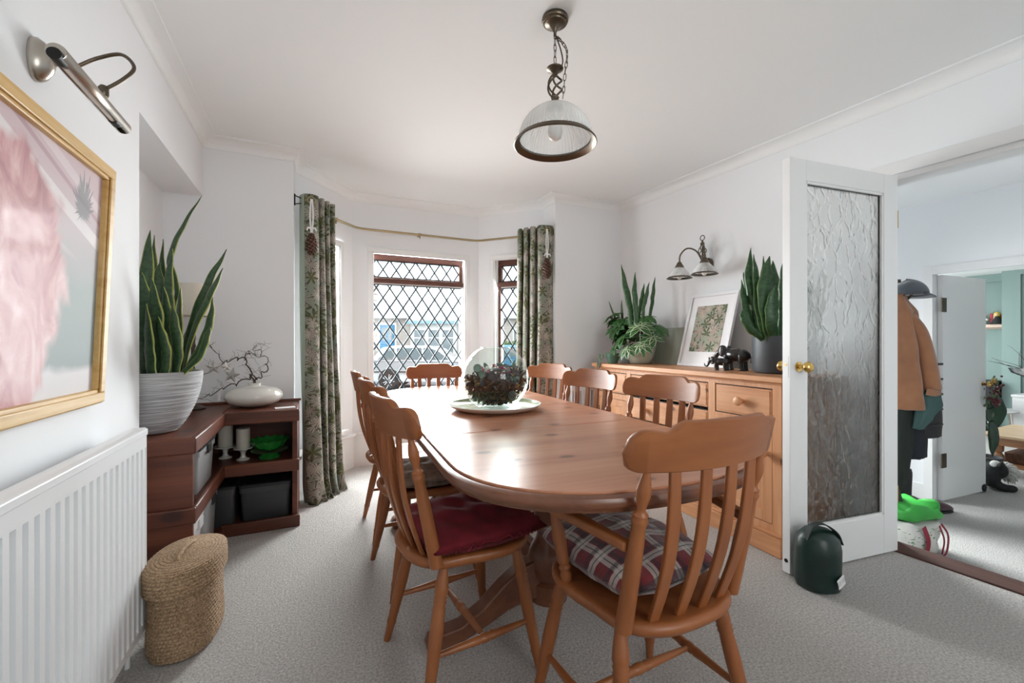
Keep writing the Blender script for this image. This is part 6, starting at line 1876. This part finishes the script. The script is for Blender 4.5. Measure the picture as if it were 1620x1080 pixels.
# ================================================================== OUTSIDE
ASPH = plain('pale_wet_asphalt', (.17, .175, .18), .8, var=.1)
GZ = -.55
struct(MB().box(-30, 45, 4.5, 40, GZ - .2, GZ).build('ground', ASPH), 'grey street outside the bay')
struct(MB().box(-30, 45, 18.5, 22, GZ, GZ + .14).build('pavement', plain('pale_paving', (.36, .36, .35), .85)), 'far pavement across the street')
struct(MB().box(-6, 8, -14, -1.7, GZ - .2, GZ).build('ground_rear', plain('garden_ground', (.2, .22, .16), .9)), 'ground behind the house')
hs = thing('house', (4.2, 24.2, GZ), 'pale bungalow with a blue front door across the street', 'building', R(-24))
BRK = NT('pale_brick'); _v = BRK.node('ShaderNodeTexBrick'); BRK.put(_v.inputs['Vector'], BRK.mapping(BRK.coord(), (1, 1, 1), rot=(R(90), 0, 0)))
_v.inputs['Scale'].default_value = 4; _v.inputs['Color1'].default_value = (.42, .36, .32, 1); _v.inputs['Color2'].default_value = (.50, .46, .42, 1); _v.inputs['Mortar'].default_value = (.6, .58, .56, 1)
BRK = BRK.set(Base_Color=_v.outputs['Color'], Roughness=.85)
WREN = plain('white_render', (.62, .62, .61), .8)
MB().box(-9, 9, 0, 6, 0, 3.0).build('wall', BRK, hs)
ROOF = plain('grey_slate', (.42, .42, .43), .7, var=.2, vscale=3)
m = MB(); m.v = [(-9.4, -.4, 2.95), (9.4, -.4, 2.95), (9.4, 6.4, 2.95), (-9.4, 6.4, 2.95), (-6, 3, 4.3), (6, 3, 4.3)]; m.f = [(0, 1, 5, 4), (1, 2, 5), (2, 3, 4, 5), (3, 0, 4), (0, 3, 2, 1)]
m.build('roof', ROOF, hs)
bay = MB().box(.95, 3.4, -.9, 0, 0, 2.75); bayo = bay.build('bay_front', WREN, hs)
m = MB(); m.v = [(.75, -1.1, 2.7), (3.6, -1.1, 2.7), (3.6, 1.5, 2.7), (.75, 1.5, 2.7), (2.18, -.2, 4.0), (2.18, 1.5, 4.0)]; m.f = [(0, 1, 4), (1, 2, 5, 4), (2, 3, 5), (3, 0, 4, 5), (0, 3, 2, 1)]
m.build('bay_roof', ROOF, hs)
MB().box(.75, 3.6, -1.12, -1.05, 2.62, 2.78).build('bay_gutter', plain('pale_blue_trim', (.25, .42, .50), .5), hs)
WG = plain('far_window_glass', (.20, .24, .26), .1)
for x in (1.1, 1.85, 2.6):
    f = MB().box(x, x + .68, -.93, -.9, 1.0, 2.35).build('window_frame', plain_cached('white_upvc', (.75, .75, .75), .4), hs)
    MB().box(x + .06, x + .62, -.945, -.93, 1.06, 1.85).build('pane', WG, f); MB().box(x + .06, x + .62, -.945, -.93, 1.92, 2.29).build('pane', WG, f)
BLU = plain('bright_blue_door_paint', (.015, .20, .42), .4)
fdo = MB().box(-1.02, .0, -.06, -.0, .42, 2.72).build('door_surround', plain_cached('white_upvc', (.75, .75, .75), .4), hs)
fd = MB().box(-.90, -.10, -.09, -.06, .45, 2.60).build('front_door', BLU, hs)
for x in (-.80, -.46): MB().box(x, x + .26, -.10, -.09, 1.75, 2.45).build('pane', WG, fd)
for x0 in (-4.6, -3.0):
    f = MB().box(x0, x0 + 1.2, -.05, 0, 1.0, 2.4).build('window_frame', plain_cached('white_upvc', (.75, .75, .75), .4), hs)
    MB().box(x0 + .07, x0 + .56, -.06, -.05, 1.07, 2.33).build('pane', WG, f); MB().box(x0 + .64, x0 + 1.13, -.06, -.05, 1.07, 2.33).build('pane', WG, f)
for x0 in (4.6, 6.4):
    f = MB().box(x0, x0 + 1.2, -.05, 0, 1.0, 2.4).build('window_frame', plain_cached('white_upvc', (.75, .75, .75), .4), hs)
    MB().box(x0 + .07, x0 + .56, -.06, -.05, 1.07, 2.33).build('pane', WG, f); MB().box(x0 + .64, x0 + 1.13, -.06, -.05, 1.07, 2.33).build('pane', WG, f)
MB().box(-2.6, -1.9, 2.4, 3.2, 4.6, 5.9).build('chimney', BRK, hs)
gw = tag(MB().box(-6, -1.5, 0, .22, 0, 1.15).box(-6.05, -1.45, -.03, .25, 1.15, 1.22).build('garden_wall', BRK, None), 'low brick garden wall in front of the bungalow', 'wall')
gw.location = (4.1, 22.4, GZ + .05); gw.rotation_euler = (0, 0, R(-24))
# hedge
HED = plain('pale_hedge_green', (.13, .20, .08), .9, var=.4, vscale=6)
rnd = random.Random(12); mb = MB()
for k in range(900):
    p = Vector((rnd.uniform(-2.2, 2.2), rnd.uniform(-.5, .5), rnd.uniform(.1, 1.5)))
    d = Vector((rnd.gauss(0, 1), rnd.gauss(0, 1), rnd.gauss(0, 1))).normalized(); b = d.orthogonal().normalized(); c = d.cross(b); s = .16
    i = len(mb.v); mb.v += [tuple(p + b * s), tuple(p + c * s * .6), tuple(p - b * s), tuple(p - c * s * .6)]; mb.f.append((i, i + 1, i + 2, i + 3))
mb.box(-2.1, 2.1, -.4, .4, 0, 1.35)
hd = tag(mb.build('hedge', HED, None, recalc=False), 'clipped green hedge across the street seen through the right bay window', 'hedge')
hd.location = (9.6, 19.6, GZ + .14); hd.rotation_euler = (0, 0, R(-24))
# cars
def make_car(paint):
    c = thing('parked_car', (0, 0, 0), 'x', 'car')
    # local x = length (rear at -x), y width
    prof = [(-2.10, .42), (-2.14, .62), (-2.10, .92), (-1.98, 1.02), (1.05, .98), (1.75, .90), (2.08, .72), (2.12, .48), (2.05, .28), (-2.02, .28)]
    rg = []
    for y, s, dz in ((-.86, .955, .04), (-.90, .985, 0), (-.80, 1.0, -.0), (.80, 1.0, 0), (.90, .985, 0), (.86, .955, .04)):
        rg.append([(x * s, y, (z if z < .5 else z - dz) + (.02 if abs(y) < .85 else 0)) for x, z in prof])
    MB().rings(rg).build('body', paint, c, smooth=35, bevel=.03, bseg=3)
    gh = [(-1.98, 1.0), (-1.62, 1.46), (-1.2, 1.53), (.10, 1.52), (.42, 1.42), (1.12, .98)]
    rg = []
    for y, k in ((-.80, 0), (-.66, 1), (.66, 1), (.80, 0)):
        rg.append([(x * (1 if k else 1.01), y, z if k else min(z, 1.0) + (0 if z < 1.05 else .0)) for x, z in gh])
    rg = [[(x, -.82 if z < 1.05 else -.64, z) for x, z in gh], [(x, .82 if z < 1.05 else .64, z) for x, z in gh]]
    MB().rings(rg).build('cabin', paint, c, bevel=.04, bseg=3)
    gls = plain_cached('tinted_car_glass', (.10, .13, .14), .08)
    for s in (-1, 1):
        for poly in ([(-1.72, 1.04), (-1.42, 1.40), (-1.18, 1.44), (-1.12, 1.04)], [(-1.04, 1.04), (-1.08, 1.44), (-.22, 1.45), (-.18, 1.04)], [(-.10, 1.04), (-.14, 1.45), (.12, 1.43), (.40, 1.32), (.78, 1.04)]):
            f = lambda z: s * lerp(.83, .665, (z - 1.0) / .5)
            m = MB(); m.v = [(x, f(z), z) for x, z in poly] + [(x, f(z) - s * .02, z) for x, z in poly]; n = len(poly)
            m.f = [tuple(range(n)), tuple(range(2 * n - 1, n - 1, -1))] + [(i, (i + 1) % n, n + (i + 1) % n, n + i) for i in range(n)]
            m.build('side_window', gls, c)
        MB().box(-2.13, -1.98, s * .70 - .12, s * .70 + .12, .72, .98).build('tail_light', plain_cached('tail_red', (.45, .02, .03), .3), c, bevel=.02)
    for x in (-1.30, 1.32):
        for s in (-1, 1):
            w = MB().lathe([(.20, -.10), (.30, -.105), (.325, -.08), (.33, 0), (.325, .08), (.30, .105), (.20, .10)], seg=32).xf(Matrix.Translation((x, s * .83, .33)) @ Matrix.Rotation(R(90), 4, 'X')).build('tyre', plain_cached('tyre_rubber', (.02, .02, .022), .8), c, smooth=40)
            rm = MB().lathe([(.215, .08), (.225, .10), (.205, .10), (.205, .07)], seg=28, cap0=False, cap1=False).lathe([(.05, .05), (.05, .095), (.02, .10)], seg=14)
            for q in range(5):
                a = 2 * PI * q / 5
                for da in (-.13, .13):
                    rm.strip([(.04 * math.cos(a + da), .04 * math.sin(a + da), .09), (.21 * math.cos(a + da * 1.6), .21 * math.sin(a + da * 1.6), .095)], (-math.sin(a), math.cos(a), 0), .028, .02)
            rm.xf(Matrix.Translation((x, s * .83, .33)) @ Matrix.Rotation(R(90 * (1 if s < 0 else -1)), 4, 'X')).build('alloy_wheel', plain_cached('alloy_silver', (.6, .6, .62), .3), w)
            MB().lathe([(.20, 0), (.20, .01)], seg=24).xf(Matrix.Translation((x, s * .83, .33)) @ Matrix.Rotation(R(90), 4, 'X')).build('brake_disc', plain_cached('dark_wheel_well', (.02, .02, .02), .7), w)
            MB().lathe([(.37, 0), (.37, .03)], seg=28).xf(Matrix.Translation((x, s * .885 + .015, .36)) @ Matrix.Rotation(R(90), 4, 'X')).build('wheel_arch', plain_cached('dark_wheel_well', (.02, .02, .02), .7), c)
    for z in (.60,): MB().box(-1.9, 1.9, -.905, .905, z, z + .04).build('side_trim', plain_cached('dark_wheel_well', (.02, .02, .02), .7), c)
    return c
car = make_car(plain('silver_car_paint', (.50, .52, .54), .25, .3, Coat_Weight=.8))
car.location = (3.95, 15.6, GZ); car.rotation_euler = (0, 0, R(-25)); car['label'] = 'silver estate car parked across the street'
car2 = make_car(plain('blue_car_paint', (.10, .28, .45), .25, .2, Coat_Weight=.8))
car2.location = (9.0, 17.2, GZ); car2.rotation_euler = (0, 0, R(-25)); car2['label'] = 'pale blue car parked further along the street'
